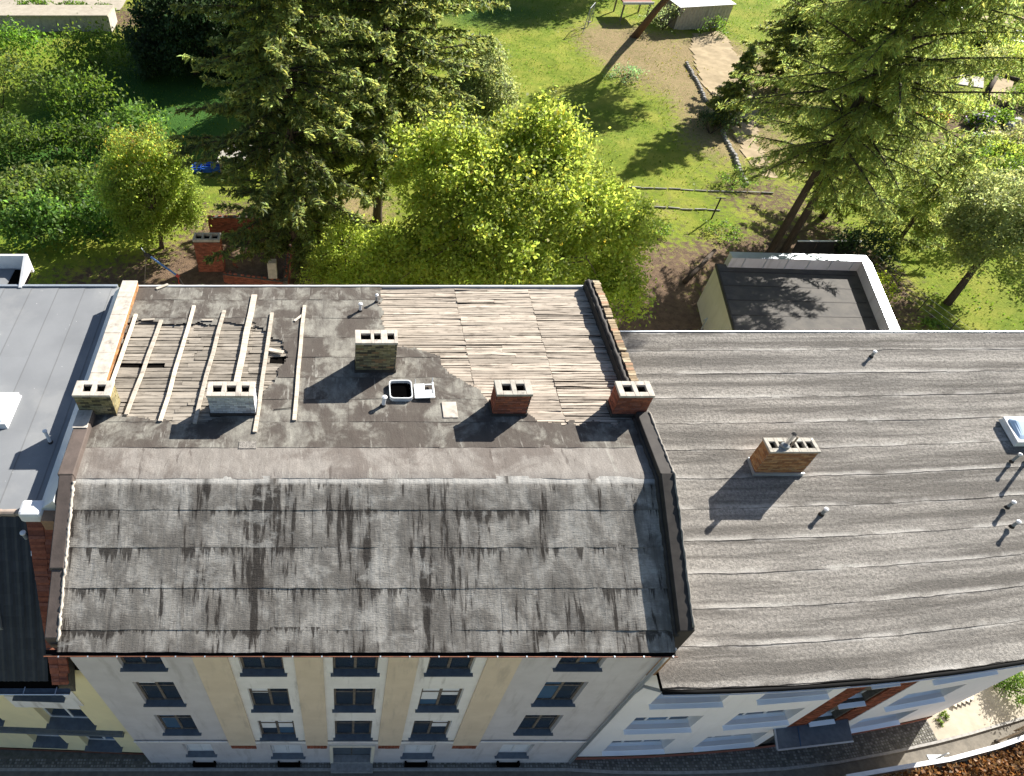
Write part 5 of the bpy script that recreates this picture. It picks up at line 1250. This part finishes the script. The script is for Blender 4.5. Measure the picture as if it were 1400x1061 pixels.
conifer('young_spruce', 'small round conifer on the bright lawn at top right', 'tree', (71.2, 72.3), 3.4, 2.3, 'l_spruce', 52, .2, .4, 7, 1, .26, None, .1, (0, 0), .08)
shrub('dark bush on the lawn edge beside the stone border', 33.6, 52.0, 2.2, 1.9, 2.0, 'l_dark', 70, 900, .18, group=None)
shrub('small green bush boxed in stone slabs beside the path', 32.4, 43.3, 1.5, 1.3, 1.3, 'l_bush', 71, 800, .14, group=None)
shrub('low blue green bush by the pine shadow', 28.8, 63.5, 2.2, 1.6, 1.0, 'l_grey', 72, 600, .18, group=None, tn=(.7, 1, 1.1))
shrub('bushy shrub under the pine beside the tin shed', 36.8, 76.5, 2.6, 2.2, 2.6, 'l_grey', 73, 900, .2, group=None, tn=(.8, .85, .9))
shrub('shrub against the front of the tin shed', 42.2, 75.0, 1.7, 1.4, 2.2, 'l_bush', 74, 700, .2, group=None)
shrub('yellow green bush at the back right corner of the annex', 36.2, 28.8, 1.4, 1.8, 2.4, 'l_maple', 75, 900, .17, group=None, tn=(1.3, 1.2, .8))
# overgrown left corner: big-leaved climbers and bushes
rs0 = np.random.default_rng(5)
left = [(-17.8, 36, 2.6, 2.2, 2.4, 'in front of the maple'), (-22.5, 35, 3.0, 2.4, 2.2, 'nearest the grey roof at the left edge'), (-20.5, 40.5, 3.2, 2.6, 2.6, 'left of the maple'), (-26, 41, 3.2, 2.8, 2.8, 'at the left edge level with the maple top'), (-22, 47, 3.6, 3, 2.4, 'behind the maple on the shaded slope'), (-29.5, 48, 3.6, 3, 3.2, 'at the left edge in deep shade'), (-24, 55, 4, 3.4, 2.8, 'midway up the shaded left corner'), (-33, 57, 4, 3.5, 3.4, 'at the far left edge below the pale wall'), (-26, 66, 4.5, 3.2, 2.6, 'below the right end of the pale wall'), (-35, 67, 4.2, 3, 2.8, 'directly under the pale wall at the left'), (-19, 52, 3, 3, 1.9, 'right of the other bushes in the left corner')]
for i, (x, y, rx, ry, h, w) in enumerate(left):
    shrub('big leaved green bush ' + w, x, y, rx * rs0.uniform(.8, 1.35), ry * rs0.uniform(.8, 1.3), h * rs0.uniform(.7, 1.9), 'l_bush', 80 + i, 2400, .34, 'bush', 'bushes in the overgrown left corner', 'leafy_bush', tuple(rs0.uniform(.65, 1.25) * np.array([rs0.uniform(.85, 1.2), rs0.uniform(.9, 1.1), rs0.uniform(.8, 1.2)])))
# flower garden at the right edge
fl = [(68.5, 66.3, 1.8, 1.6, 1.6, 'l_grey', None, 'round grey bush below the round conifer'), (71.4, 65.7, 2.2, 1.9, 2.0, 'l_maple', None, 'yellow green bush at the right edge below the white chair'), (67.0, 69.5, 1.5, 1.4, 1.0, 'l_maple', None, 'low yellow bush left of the round conifer'), (59.1, 53.4, .9, .9, .8, 'l_bush', 'flow_v', 'lilac flower cushion in the rock garden'),
      (57.2, 49.6, 1.5, 1.2, .8, 'l_bush', 'flow_w', 'white flowering clump in the rock garden'), (60.0, 49.6, 1.7, 1.5, 1.6, 'l_grey', None, 'silvery bush at the right picture edge under the rocks'), (55.6, 54.7, 1.2, 1.1, .9, 'l_maple', 'flow_o', 'orange flowering clump at the tips of the larch'), (59.8, 47.5, 1.2, 1.1, 1.1, 'l_maple', 'flow_o', 'orange flowering bush at the right picture edge'),
      (57.2, 47.6, 1.4, 1.2, 1.2, 'l_maple', None, 'yellow bush between white flowers and orange bush'), (56.1, 44.1, 1.9, 1.7, 1.5, 'l_bush', None, 'fresh green bush low at the right picture edge'), (49.8, 42.2, 2.2, 2.0, 1.9, 'l_grey', None, 'pale grey bush above the willow'), (59.7, 56.6, 1.4, 1.3, 1.1, 'l_maple', None, 'yellow bush left of the raised bed'), (61.3, 54.6, 1.1, 1.0, .9, 'l_bush', None, 'small green bush in front of the raised bed'),
      (54.4, 47.7, 1.6, 1.4, 1.2, 'l_bush', None, 'green bush left of the white flowers'), (54.8, 45.3, 1.3, 1.2, 1.0, 'l_maple', None, 'yellow green bush left of the fresh green one'), (55.7, 41.6, 1.8, 1.6, 1.6, 'l_grey', None, 'grey green bush at the right edge above the tall shrubs'), (65.0, 67.0, 1.5, 1.3, 1.0, 'l_grey', None, 'grey green bush above the pale slab'), (66.5, 58.0, 1.5, 1.3, 1.4, 'l_bush', None, 'green bush right of the raised bed'), (71.5, 69.6, 1.8, 1.6, 1.7, 'l_maple', None, 'tall yellow green bush in front of the white chair')]
for i, (x, y, rx, ry, h, m_, f_, lab) in enumerate(fl): shrub(lab, x, y, rx * 1.35, ry * 1.35, h * 1.3, m_, 100 + i, 1300, .22, 'bush', 'plants in the flower garden', 'garden_bush', (1.15, 1.1, 1), f_)
for i, (x, y, r, lab) in enumerate([(46.5, 24.5, 1.4, 'low green bush at the willow foot, right'), (38.6, 25.5, 1.0, 'low green tuft beside the annex wall'), (24.0, 36.5, 1.2, 'low tuft beside the cut log'), (29.0, 36.5, 1.5, 'low weeds left of the larch trunks')]): shrub(lab, x, y, r, r, .7, 'l_bush', 130 + i, 500, .15, 'bush', 'low plants on the lawn', 'low_bush', (1, 1, .9), None, False)
# grass tufts (uncountable)
rs = np.random.default_rng(9); N = 60000
P = np.stack([rs.uniform(-45, 80, N), rs.uniform(18, 92, N), np.zeros(N)], -1)
dn = fbm(P[:, 0] * .35, P[:, 1] * .35, 40, 4); dirt = np.zeros(N)
for (cx, cy, rx, ry, a) in spots[0]: dirt += a * np.exp(-((P[:, 0] - cx) / rx) ** 2 - ((P[:, 1] - cy) / ry) ** 2)
dry_ = np.zeros(N)
for (cx, cy, rx, ry, a) in spots[1]: dry_ += a * np.exp(-((P[:, 0] - cx) / rx) ** 2 - ((P[:, 1] - cy) / ry) ** 2)
keep = (dn + rs.uniform(-.25, .25, N) - dirt * .45 - dry_ * .3 > .36) & ~inpoly(P[:, 0], P[:, 1], [(22, 19), (32, 19), (34.5, 30), (23.5, 30)])
P = P[keep]; P[:, 2] = gheight(P[:, 0], P[:, 1]) + .05; n = len(P)
D = np.tile([0, 0, 1.0], (n, 1)); tn = tints(n, rs, .85, 1.6, .2); tn[:, 0] *= 1 + .6 * np.clip(dry_[keep], 0, 1)
V, F = leaf_quads(P, .2, rs, .45, None, -.2, D + rs.normal(size=(n, 3)) * .5)
o = link('grass', np_mesh('grass', V, F, tint=np.repeat(tn, 4, axis=0)), M['l_grass']); tag(o, 'rough grass tufts on the lawn', 'grass', None, 'stuff')
# ================================================================== GARDEN THINGS
gh = lambda x, y: float(gheight(x, y))
# tin shed with corrugated front
t = thing('tin_shed', 'pale corrugated metal garden shed with white roof at the top of the lawn', 'shed', (42.5, 78, gh(42.5, 78)))
z0 = gh(42.5, 78)
A0, A1 = Vector((38.2, 76.6, z0)), Vector((44.6, 77.6, z0)); dv = (A1 - A0); L = dv.length; du_ = dv.normalized(); bk = Vector((-du_.y, du_.x, 0))
b = MB(); nn = 64; vt = []
for k in range(nn + 1):
    p = A0 + du_ * (L * k / nn) - bk * (.05 if (k % 4) in (0, 1) else 0); vt += [p, p + Vector((0, 0, 2.5))]
b.add(vt, [(2 * k, 2 * k + 2, 2 * k + 3, 2 * k + 1) for k in range(nn)]); b.obj('front_wall', M['concrete_w'], t)
b = MB(); q = [A0 + bk * .03, A1 + bk * .03, A1 + bk * 4, A0 + bk * 4]; b.hexa(q + [p + Vector((0, 0, 2.48)) for p in q]); b.obj('walls', M['wood_old'], t)
q = [A0 - bk * .3 - du_ * .2, A1 - bk * .3 + du_ * .2, A1 + bk * 4.2 + du_ * .2, A0 + bk * 4.2 - du_ * .2]
for k in range(8):
    s0, s1 = k / 8, (k + 1) / 8 - .008; a, c = q[0].lerp(q[1], s0), q[0].lerp(q[1], s1); d, e = q[3].lerp(q[2], s1), q[3].lerp(q[2], s0)
    b = MB(); b.hexa([p + Vector((0, 0, 2.5)) for p in (a, c, d, e)] + [p + Vector((0, 0, 2.56)) for p in (a, c, d, e)]); b.obj('roof_panel', M['frame_w'], t)
# second low roof left of it
t = thing('garden_shelter', 'small wooden shelter with reddish flat roof left of the tin shed', 'shelter', (34.2, 80.5, gh(34, 80))); z0 = gh(34, 80)
b = MB(); b.box(32.6, 36, 79.2, 82.5, z0 + 1.9, z0 + 2.05); b.obj('roof', m_plain('reddish_roof', (0.3, .13, .09), (.2, .1, .07), 3), t)
for (x, y) in ((32.8, 79.4), (35.8, 79.4), (32.8, 82.3), (35.8, 82.3)):
    b = MB(); b.box(x - .08, x + .08, y - .08, y + .08, z0 - .1, z0 + 1.9); b.obj('post', M['wood_old'], t)
b = MB(); b.box(32.5, 36.1, 79.1, 79.2, z0 + 1.85, z0 + 2.12); b.obj('fascia_board', M['frame_w'], t)
# swing frame
t = thing('swing_frame', 'thin metal swing frame on the lawn at the top edge', 'swing', (28.2, 77, gh(28, 77))); z0 = gh(28, 77)
b = MB()
for (x, y) in ((27.4, 75.4), (28.4, 77.2)): b.tube([(x, y, z0), (x + .5, y + .9, z0 + 2.3)], .04, 6); b.tube([(x + 1.0, y + 1.8, z0), (x + .5, y + .9, z0 + 2.3)], .04, 6)
b.obj('leg', M['plastic_g'], t)
b = MB(); b.tube([(27.9, 76.3, z0 + 2.3), (28.9, 78.1, z0 + 2.3)], .045, 6); b.obj('top_bar', M['plastic_g'], t)
b = MB(); b.tube([(28.3, 77.0, z0 + 2.3), (28.3, 77.0, z0 + .6)], .012, 4); b.tube([(28.55, 77.4, z0 + 2.3), (28.55, 77.4, z0 + .6)], .012, 4); b.box(28.2, 28.65, 77.0, 77.4, z0 + .55, z0 + .6); b.obj('seat', M['wood_old'], t)
# stone borders: each stone a part
def border(lab, pts, size, mat='stone', h=.25, name='stone_border', step=1.0):
    p0 = pts[0]; t = thing(name, lab, 'stone border', (p0[0], p0[1], gh(*p0)), 'borders in the garden')
    meshes = []
    for s_ in range(4):
        b = MB(); rs = random.Random(s_ + 3); vt = []
        for zz, k in ((-.1, 1), (h * .7, .95), (h, .7)):
            for a in range(6): r_ = size * k * rs.uniform(.42, .58); vt.append((r_ * math.cos(a * math.pi / 3) * 1.3, r_ * math.sin(a * math.pi / 3), zz))
        b.add(vt, [(i + 6 * l, (i + 1) % 6 + 6 * l, (i + 1) % 6 + 6 * l + 6, i + 6 * l + 6) for l in range(2) for i in range(6)] + [tuple(range(12, 18))]); me = b.mesh('stone'); me.materials.append(M[mat]); meshes.append(me)
    for (x0, y0), (x1, y1) in zip(pts[:-1], pts[1:]):
        L = math.hypot(x1 - x0, y1 - y0); n = max(1, int(L / (size * 1.25 * step)))
        for k in range(n):
            f = (k + .5) / n; x, y = x0 + (x1 - x0) * f + random.uniform(-.05, .05), y0 + (y1 - y0) * f + random.uniform(-.05, .05)
            link('stone', random.choice(meshes), None, t, (x, y, gh(x, y)), (0, 0, math.atan2(y1 - y0, x1 - x0) + random.uniform(-.2, .2)))
def edging(lab, pts, name='concrete_edging'):
    p0 = pts[0]; t = thing(name, lab, 'edging', (p0[0], p0[1], gh(*p0)), 'concrete edgings in the garden')
    for (x0, y0), (x1, y1) in zip(pts[:-1], pts[1:]):
        L = math.hypot(x1 - x0, y1 - y0); n = int(L)
        for k in range(n):
            a, c = k / n, (k + 1) / n - .02; j = random.uniform(-.05, .05); q = lambda f: (x0 + (x1 - x0) * f + j, y0 + (y1 - y0) * f + j, gh(x0 + (x1 - x0) * f, y0 + (y1 - y0) * f) + .06)
            b = MB(); b.bar(q(a), q(c), .08, .1 + random.uniform(-.04, .04)); b.obj('edging_stone', M['stone'], t)
border('stone edging along the sandy path below the tin shed', [(36.6, 67.5), (36.2, 63), (35.4, 58.2)], .36)
border('stone edging between lawn and path beside the dark bush', [(34.8, 52.5), (34.2, 48), (33.4, 43.0)], .4)
edging('long low concrete edging crossing the yard below the lawn', [(23.6, 43.0), (29, 42.6), (35.2, 41.9)])
edging('short low concrete edging under the long one, near the walnut crown', [(24.8, 40.0), (30, 39.5)])
border('rockery stones below the log frame at the right', [(61, 52.6), (62.5, 53.8), (63.8, 54.8)], .9, 'granite', .5)
border('pale rubble line between the lilac and white flowers', [(53, 48.8), (55.5, 50.6), (58.0, 51.6), (60.2, 51.8)], .5, 'concrete_w', .3)
border('loose stones in the grey bushes at the right', [(52, 37.5), (55.5, 38.5), (58, 41.5)], .7, 'stone', .3)
# sandy path
b = MB(); pth = [(40.0, 76), (43.8, 76.4), (42.5, 66), (40.2, 58), (37.2, 50), (36.5, 44), (35.2, 44.5), (35.6, 50), (36.4, 58.2), (37.2, 66)]
n_ = len(pth)
def patch(name, poly, mat, lift=.05, step=.7):
    xs = [p[0] for p in poly]; ys = [p[1] for p in poly]; X, Y = np.meshgrid(np.arange(min(xs), max(xs), step), np.arange(min(ys), max(ys), step), indexing='ij')
    j = (fbm(X * .8, Y * .8, 61, 3) - .5) * 1.3; ins = inpoly(X + step / 2 + j, Y + step / 2 + j, poly)
    V = np.stack([X, Y, gheight(X, Y) + lift], -1).reshape(-1, 3); id_ = np.arange(len(V)).reshape(X.shape); F = np.stack([id_[:-1, :-1], id_[1:, :-1], id_[1:, 1:], id_[:-1, 1:]], -1)[ins[:-1, :-1]].reshape(-1, 4)
    o = link(name, np_mesh(name, V, F, smooth=True), mat); o['kind'] = 'structure'; return o
patch('path', pth, M['sand'], .05, .35)
# fence screen behind the annex
t = thing('board_fence', 'low white capped board fence behind the annex', 'fence', (35, 33.9, gh(35, 33.9)))
for k in range(3):
    b = MB(); x = 33.0 + k * 1.55; b.box(x, x + 1.5, 33.85, 33.9, gh(35, 33.8) + .05, gh(35, 33.8) + 1.1); b.obj('panel', M['tar'], t); 
    b = MB(); b.box(x, x + 1.5, 33.82, 33.93, gh(35, 33.8) + 1.102, gh(35, 33.8) + 1.16); b.obj('cap_rail', M['frame_w'], t)
# log and stump
z0 = gh(25.5, 32); b = MB(); b.tube([(27.3, 33.9, z0 + .18), (25.6, 32.0, z0 + .2), (23.9, 30.3, z0 + .16)], [.14, .17, .19], 8); tag(b.obj('fallen_log', M['bark'], smooth=True), 'dark log lying on bare soil left of the annex', 'log')
t = thing('tap_post', 'thin grey standpipe beside the annex wall', 'post', (23.4, 25.5, gh(23.4, 25.5))); z0 = gh(23.4, 25.5)
b = MB(); b.tube([(23.4, 25.5, z0 - .1), (23.4, 25.5, z0 + 1.1)], .05, 8); b.obj('post', M['zinc'], t); b = MB(); b.tube([(23.4, 25.5, z0 + 1.05), (23.2, 25.4, z0 + 1.05), (23.2, 25.4, z0 + .9)], .03, 6); b.obj('spout', M['zinc'], t)
t = thing('washing_line_post', 'short dark post near the kerbs in the yard', 'post', (28.8, 38.4, gh(28.8, 38.4))); z0 = gh(28.8, 38.4)
b = MB(); b.tube([(28.8, 38.4, z0 - .1), (28.8, 38.4, z0 + 1.9)], .06, 8); b.obj('post', M['tar'], t); b = MB(); b.bar((28.4, 38.4, z0 + 1.85), (29.2, 38.4, z0 + 1.85), .06, .06); b.obj('crossbar', M['tar'], t)
# wire fence by the willow
t = thing('wire_fence', 'thin wire fence with dark posts left of the willow', 'fence', (38.5, 28, gh(38.5, 28)))
for k in range(5):
    f = k / 4; x, y = 37.6 + 2.4 * f, 32 - 9 * f; z0 = gh(x, y); b = MB(); b.tube([(x, y, z0 - .1), (x, y, z0 + 1.3)], .035, 6); b.obj('post', M['tar'], t)
for h in (.4, .8, 1.2):
    b = MB(); b.tube([(37.6, 32, gh(37.6, 32) + h), (38.8, 27.5, gh(38.8, 27.5) + h), (40, 23, gh(40, 23) + h)], .008, 4); b.obj('wire', M['zinc'], t)
for (x, y, h, lab) in [(45.5, 26.0, 1.5, 'thin leaning stick right of the willow trunk'), (48.2, 26.6, 1.9, 'forked garden stake under the willow crown, far right')]:
    z0 = gh(x, y); b = MB(); b.tube([(x, y, z0 - .1), (x + .25, y + .2, z0 + h * .6), (x + .5, y + .25, z0 + h)], [.035, .03, .02], 6); tag(b.obj('garden_stake', M['wood_old']), lab, 'stake', 'sticks under the willow')
# log frame (raised bed) in the flower garden
t = thing('raised_bed', 'raised bed framed with dark round logs in the flower garden', 'raised bed', (65.5, 60, gh(65.5, 60))); z0 = gh(65.5, 60)
for (p, q) in [((63.6, 59.6), (67.4, 63.8)), ((63.8, 56.8), (66.8, 60.4)), ((67.5, 63.6), (68.6, 62.4))]:
    b = MB(); b.tube([(*p, z0 + .3), (*q, z0 + .3)], .2, 8); b.obj('log', M['bark'], t, smooth=True)
b = MB(); b.prism([(63.7, 59.3), (64.2, 57.4), (68.0, 62.2), (67.2, 63.4)], z0 - .1, z0 + .25); b.obj('soil', M['sand'], t)
b = MB(); b.prism([(62.2, 62.2), (64.4, 61.2), (66.0, 63.6), (63.6, 64.4)], gh(64, 63) - .1, gh(64, 63) + .14); tag(b.obj('paving_slab', M['concrete_w']), 'pale stone slab left of the raised bed', 'slab')
# white garden chair by the round conifer
t = thing('garden_chair', 'white plastic garden chair by the bushes at the top right', 'chair', (74.7, 72.0, gh(74.7, 72))); x, y, z0 = 74.7, 72.0, gh(74.7, 72)
b = MB(); b.box(x - .45, x + .45, y - .45, y + .45, z0 + .55, z0 + .63); b.obj('seat', M['plastic_w'], t, bevel=.03)
b = MB(); b.hexa([(x - .45, y + .45, z0 + .6), (x + .45, y + .45, z0 + .6), (x + .45, y + .53, z0 + .6), (x - .45, y + .53, z0 + .6), (x - .4, y + .7, z0 + 1.4), (x + .4, y + .7, z0 + 1.4), (x + .4, y + .77, z0 + 1.4), (x - .4, y + .77, z0 + 1.4)]); b.obj('backrest', M['plastic_w'], t, bevel=.03)
for sx in (-1, 1):
    for sy in (-1, 1): b = MB(); b.bar((x + sx * .38, y + sy * .38, z0 - .05), (x + sx * .38, y + sy * .38, z0 + .55), .07, .07); b.obj('leg', M['plastic_w'], t)
    b = MB(); b.box(x + sx * .45 - .05, x + sx * .45 + .05, y - .4, y + .5, z0 + .85, z0 + .92); b.obj('armrest', M['plastic_w'], t)
# far things along the top edge
t = thing('garden_wall', 'pale rendered garden wall with grey slab top in the top left corner', 'wall', (-40, 76, gh(-40, 76)))
for k in range(12):
    x0 = -58 + k * 2.6; b = MB(); b.box(x0, x0 + 2.58, 76.2, 79.2, -.4, 1.6 + random.uniform(-.02, .02)); b.obj('wall_section', M['concrete'], t)
    b = MB(); b.box(x0 - .0, x0 + 2.57, 76.0, 79.3, 1.63, 1.78); b.obj('slab', M['paving'], t)
patch('path', [(-60, 80), (-29, 80), (-27, 84), (-27, 92), (-60, 92)], M['paving'], .08, .8)
for i, (x, y) in enumerate([(-33, 82.5), (-38, 83.5), (-29, 81)]): shrub(['low climber spilling over the pale wall slab', 'leafy clump behind the pale wall, far left', 'leafy clump at the right end of the pale wall'][i], x, y, 2.2, 1.2, 1.2, 'l_bush', 150 + i, 500, .3, 'bush', 'plants on the garden wall')
patch('path', [(72, 79), (98, 77), (98, 80), (72, 81.5)], M['sand'], .08, .5)
b = MB(); b.box(77, 100, 85.0, 85.5, 0, 1.8); tag(b.obj('boundary_wall', M['concrete']), 'grey boundary wall at the top right edge', 'wall')
b = MB(); zq = gh(71.5, 80.0)
b.prism([(72.0, 82.4), (75.0, 82.0), (76.0, 84.6), (72.6, 85)], zq + .1, zq + .6); tag(b.obj('white_tarpaulin', M['plastic_w'], bevel=.15), 'white sheet covered heap at the top edge right of the larch', 'sheet')
# ruined outbuilding under the spruce
t = thing('ruined_outbuilding', 'roofless red brick outbuilding with block chimney under the spruce', 'ruin', (-7.5, 31, gh(-7.5, 31))); z0 = gh(-7.5, 31)
def wall_run(p, q, h, th=.3, mat='red'):
    p = Vector((p[0], p[1], z0 - .1)); q = Vector((q[0], q[1], z0 - .1)); d = (q - p); L = d.length; d.normalize(); nrm_ = Vector((d.y, -d.x, 0))
    b = MB(); b.bar(p + Vector((0, 0, h / 2)) , q + Vector((0, 0, h / 2)), th, h); w = b.obj('wall', M['mortar_d'], t)
    b = MB(); tn = []; brick_run(b, tn, p + nrm_ * th / 2, d, nrm_, L, h, .085, .26); brick_run(b, tn, q - nrm_ * th / 2, -d, -nrm_, L, h, .085, .26); stuff_obj('brickwork', b, tn, M['bs_' + mat], w)
    b = MB(); x = 0
    while x < L - .15:
        b2 = p + d * (x + .13) + Vector((0, 0, h + .03)); link('loose_brick', brick_mesh(.24, .075, .12, 'b_' + mat), None, w, b2, (random.uniform(-.1, .1), random.uniform(-.1, .1), math.atan2(d.y, d.x) + random.uniform(-.4, .4))); x += random.uniform(.26, .6)
wall_run((-10.2, 36.5), (-4.0, 36.5), 1.6); wall_run((-4.0, 36.5), (-4.0, 29.5), 1.1); wall_run((-8.4, 30.6), (-4.2, 29.8), .9)
cb = chimney(t, -10.35, -8.55, 31.6, 32.4, z0, z0 + 2.9, [(-10.2, -9.8), (-9.65, -9.25), (-9.1, -8.7)], 'red', 'mortar_d', 'concrete', (), cap_h=.2, label='stout red brick chimney stump capped with grey hollow blocks')
b = MB(); tn = []; brick_run(b, tn, (-10.35, 31.6, z0), (1, 0, 0), (0, -1, 0), 1.8, 2.68); stuff_obj('brickwork', b, tn, M['bs_red'], cb)
for k in range(60):
    x, y = random.uniform(-8.2, -2.5), random.uniform(26.5, 35.5); link('rubble_brick', brick_mesh(.24, .075, .12, 'b_red'), None, t, (x, y, gh(x, y) + .03), (random.uniform(-.5, .5), random.uniform(-.5, .5), random.uniform(0, 3.1)))
t = thing('slab_shelter', 'small shelter with flat grey slab roof beside the blue crates', 'shelter', (-9.2, 45.5, gh(-9.2, 45.5))); z0 = gh(-9.2, 45.5)
b = MB(); b.hexa([(-10.6, 44.6, z0 + 1.2), (-6.4, 44.2, z0 + 1.2), (-6.2, 46.9, z0 + 1.5), (-10.3, 47.1, z0 + 1.5), (-10.6, 44.6, z0 + 1.3), (-6.4, 44.2, z0 + 1.3), (-6.2, 46.9, z0 + 1.6), (-10.3, 47.1, z0 + 1.6)]); b.obj('roof_slab', M['concrete'], t)
for (x, y) in ((-10.3, 44.9), (-6.7, 44.6), (-6.5, 46.6), (-10.0, 46.8)): b = MB(); b.box(x - .1, x + .1, y - .1, y + .1, z0 - .1, z0 + 1.24); b.obj('post', M['wood_old'], t)
for i, x in enumerate((-12.5, -11.6, -10.75)):
    zc = gh(x, 45.6); t = thing('blue_crate', ['bright blue plastic crate nearest the maple', 'middle one of three bright blue plastic crates', 'bright blue plastic crate against the grey slab shelter'][i], 'crate', (x, 45.6, zc), 'blue crates under the spruce')
    b = MB(); b.box(x - .4, x + .4, 45.2, 46.0, zc, zc + .06); b.obj('bottom', M['blue'], t)
    for (a, c, d, e) in ((x - .4, x - .36, 45.2, 46.0), (x + .36, x + .4, 45.2, 46.0), (x - .36, x + .36, 45.2, 45.24), (x - .36, x + .36, 45.96, 46.0)):
        b = MB(); b.box(a, c, d, e, zc + .06, zc + .35); b.box(a, c, d, e, zc + .42, zc + .55); b.obj('side', M['blue'], t)
# blue aerial mast on the rear roof edge of the apartment house
t = thing('tripod_mast', 'leaning blue pole with red clamp on a thin stand behind the left roof corner', 'pole', (-11.4, 29.4, gh(-11.4, 29.4))); z0 = gh(-11.4, 29.4)
P0, P1 = Vector((-13.3, 30.2, z0 + 2.6)), Vector((-11.2, 29.2, z0 + 1.5))
b = MB(); b.tube([P0, P1], .07, 8); b.obj('pole', M['blue_p'], t)
b = MB(); b.tube([P0 + Vector((-.35, .3, .25)), P0], .03, 6); b.obj('tip', M['zinc'], t)
b = MB(); b.tube([P0 - Vector((.1, 0, .05)), P0 + Vector((.3, -.12, -.16))], .16, 8); b.obj('joint', M['tar'], t)
b = MB(); b.tube([P1 - (P1 - P0).normalized() * .12, P1 + (P1 - P0).normalized() * .1], .12, 8); b.obj('clamp', M['red_p'], t)
b = MB(); b.tube([P1, (P1.x - .05, P1.y - .1, z0 - .1)], .035, 6); b.obj('stand_leg', M['red_p'], t)
b = MB(); b.tube([P1, (P1.x + 1.1, P1.y - .9, z0 - .1)], .03, 6); b.obj('stand_leg', M['wood_old'], t)
b = MB(); b.tube([P0, (P0.x - .6, P0.y - .5, z0 - .1)], .03, 6); b.obj('stand_leg', M['wood_old'], t)
t = thing('concrete_post', 'pale square post standing in the ruin under the spruce', 'post', (-3.4, 31.2, gh(-3.4, 31.2))); z0 = gh(-3.4, 31.2)
b = MB(); b.box(-5.2, -4.6, 29.9, 30.4, z0 + .9, z0 + 2.2); b.obj('post', M['concrete_w'], t)

# ================================================================== lower right corner by the street
pts = [(19.2, -.85), (21.3, -.55), (23.45, -.25), (25.6, .2), (27.5, .7), (31.0, 1.9)]
t = thing('street_wall', 'low white topped wall curving along the street in front of the brown hedge', 'wall', (23, -.5, -.1))
for p, q in zip(pts[:-1], pts[1:]):
    b = MB(); b.bar((p[0], p[1], .6), (q[0], q[1], .6), .12, 1.5); b.obj('wall_section', M['concrete_w'], t)
    b = MB(); b.bar((p[0], p[1], 1.38), (q[0], q[1], 1.38), .15, .06); b.obj('coping', M['plastic_w'], t)
rs = np.random.default_rng(200); t = thing('beech_hedge', 'brown autumn hedge at the bottom right edge behind the white wall', 'hedge', (24, -1.6, -.1))
n = 9000; f = rs.uniform(0, 1, n) * 5; i0 = np.minimum(4, f.astype(int)); pa = np.array(pts); P = pa[i0] + (pa[i0 + 1] - pa[i0]) * (f - i0)[:, None]
P = np.stack([P[:, 0] + rs.uniform(0, .3, n), P[:, 1] - .12 - rs.uniform(0, 1.6, n), .2 + 1.25 * rs.uniform(0, 1, n) ** .4 + (fbm(P[:, 0] * 1.5, P[:, 1] * 1.5, 3) - .5) * .5], -1)
crown_obj(t, P, .15, M['l_brown'], rs, tints(n, rs, .35, 1.5, .2), .6, 'foliage', nrm=np.tile([0, 0, .8], (n, 1)))
b = MB()
for k in range(26): 
    x = 19.4 + k * .44; y = np.interp(x, pa[:, 0], pa[:, 1]) - .9; b.tube([(x, y, -.2), (x + .1, y - .1, 1.1)], [.03, .012], 5)
b.obj('stem', M['bark'], t)
shrub('rounded green bush beside the house corner on the sunlit pavement', 28.7, 3.0, .7, 1.0, 1.3, 'l_bush', 210, 2600, .09, 'bush', None, 'box_bush')
t = thing('pallet', 'wooden slatted pallet lying by the house corner', 'pallet', (26.6, 2.6, 0))
for k in range(5):
    b = MB(); b.bar((25.9 + k * .22, 2.1 + k * .06, .11), (26.6 + k * .22, 3.1 + k * .06, .11), .15, .025); b.obj('slat', M['batten'], t)
for s_ in (0, 1): b = MB(); b.bar((26.0 + s_ * .55, 2.2 + s_ * .75, .05), (26.95 + s_ * .55, 2.46 + s_ * .75, .05), .1, .09); b.obj('bearer', M['wood_old'], t)
t = thing('street_post', 'thin dark post on the sunlit pavement at the right', 'post', (26.9, .75, 0)); 
b = MB(); b.tube([(26.9, .75, -.1), (26.9, .75, 1.7)], .035, 8); b.obj('post', M['wood_old'], t); b = MB(); b.tube([(26.9, .75, -.05), (26.9, .75, .1)], .08, 8); b.obj('foot', M['tar'], t)
for i, (x, y) in enumerate(((24.9, 1.5), (25.3, 1.75))): shrub(['straggly weed at the foot of the house corner', 'leafy weed just right of the house corner'][i], x, y, .22, .2, .35, 'l_bush', 220 + i, 140, .09, 'weed', None, 'weed', (1.1, 1, 1), None, True)
t = thing('picket_fence', 'small slatted fence beside the white wall at the right edge', 'fence', (29, 1.9, 0))
for k in range(14):
    x = 27.9 + k * .16; y = 1.15 + k * .055; b = MB(); b.bar((x, y, 0), (x, y, .85), .09, .02, (.3, 1, 0)); b.obj('slat', M['wood_old'], t)
b = MB(); b.bar((27.85, 1.17, .6), (30.1, 1.94, .6), .05, .04); b.obj('rail', M['wood_old'], t)
t = thing('bicycle_stand', 'bent metal hoop on the sunlit road edge', 'hoop', (24.1, .15, -.1))
b = MB(); b.tube([(23.9, .05, -.1), (24.0, .1, .45), (24.15, .15, .55), (24.3, .2, .45), (24.35, .22, -.1)], .03, 6); b.obj('hoop', M['zinc'], t); b = MB(); b.box(23.8, 24.45, .0, .28, -.112, -.09); b.obj('base', M['zinc'], t)
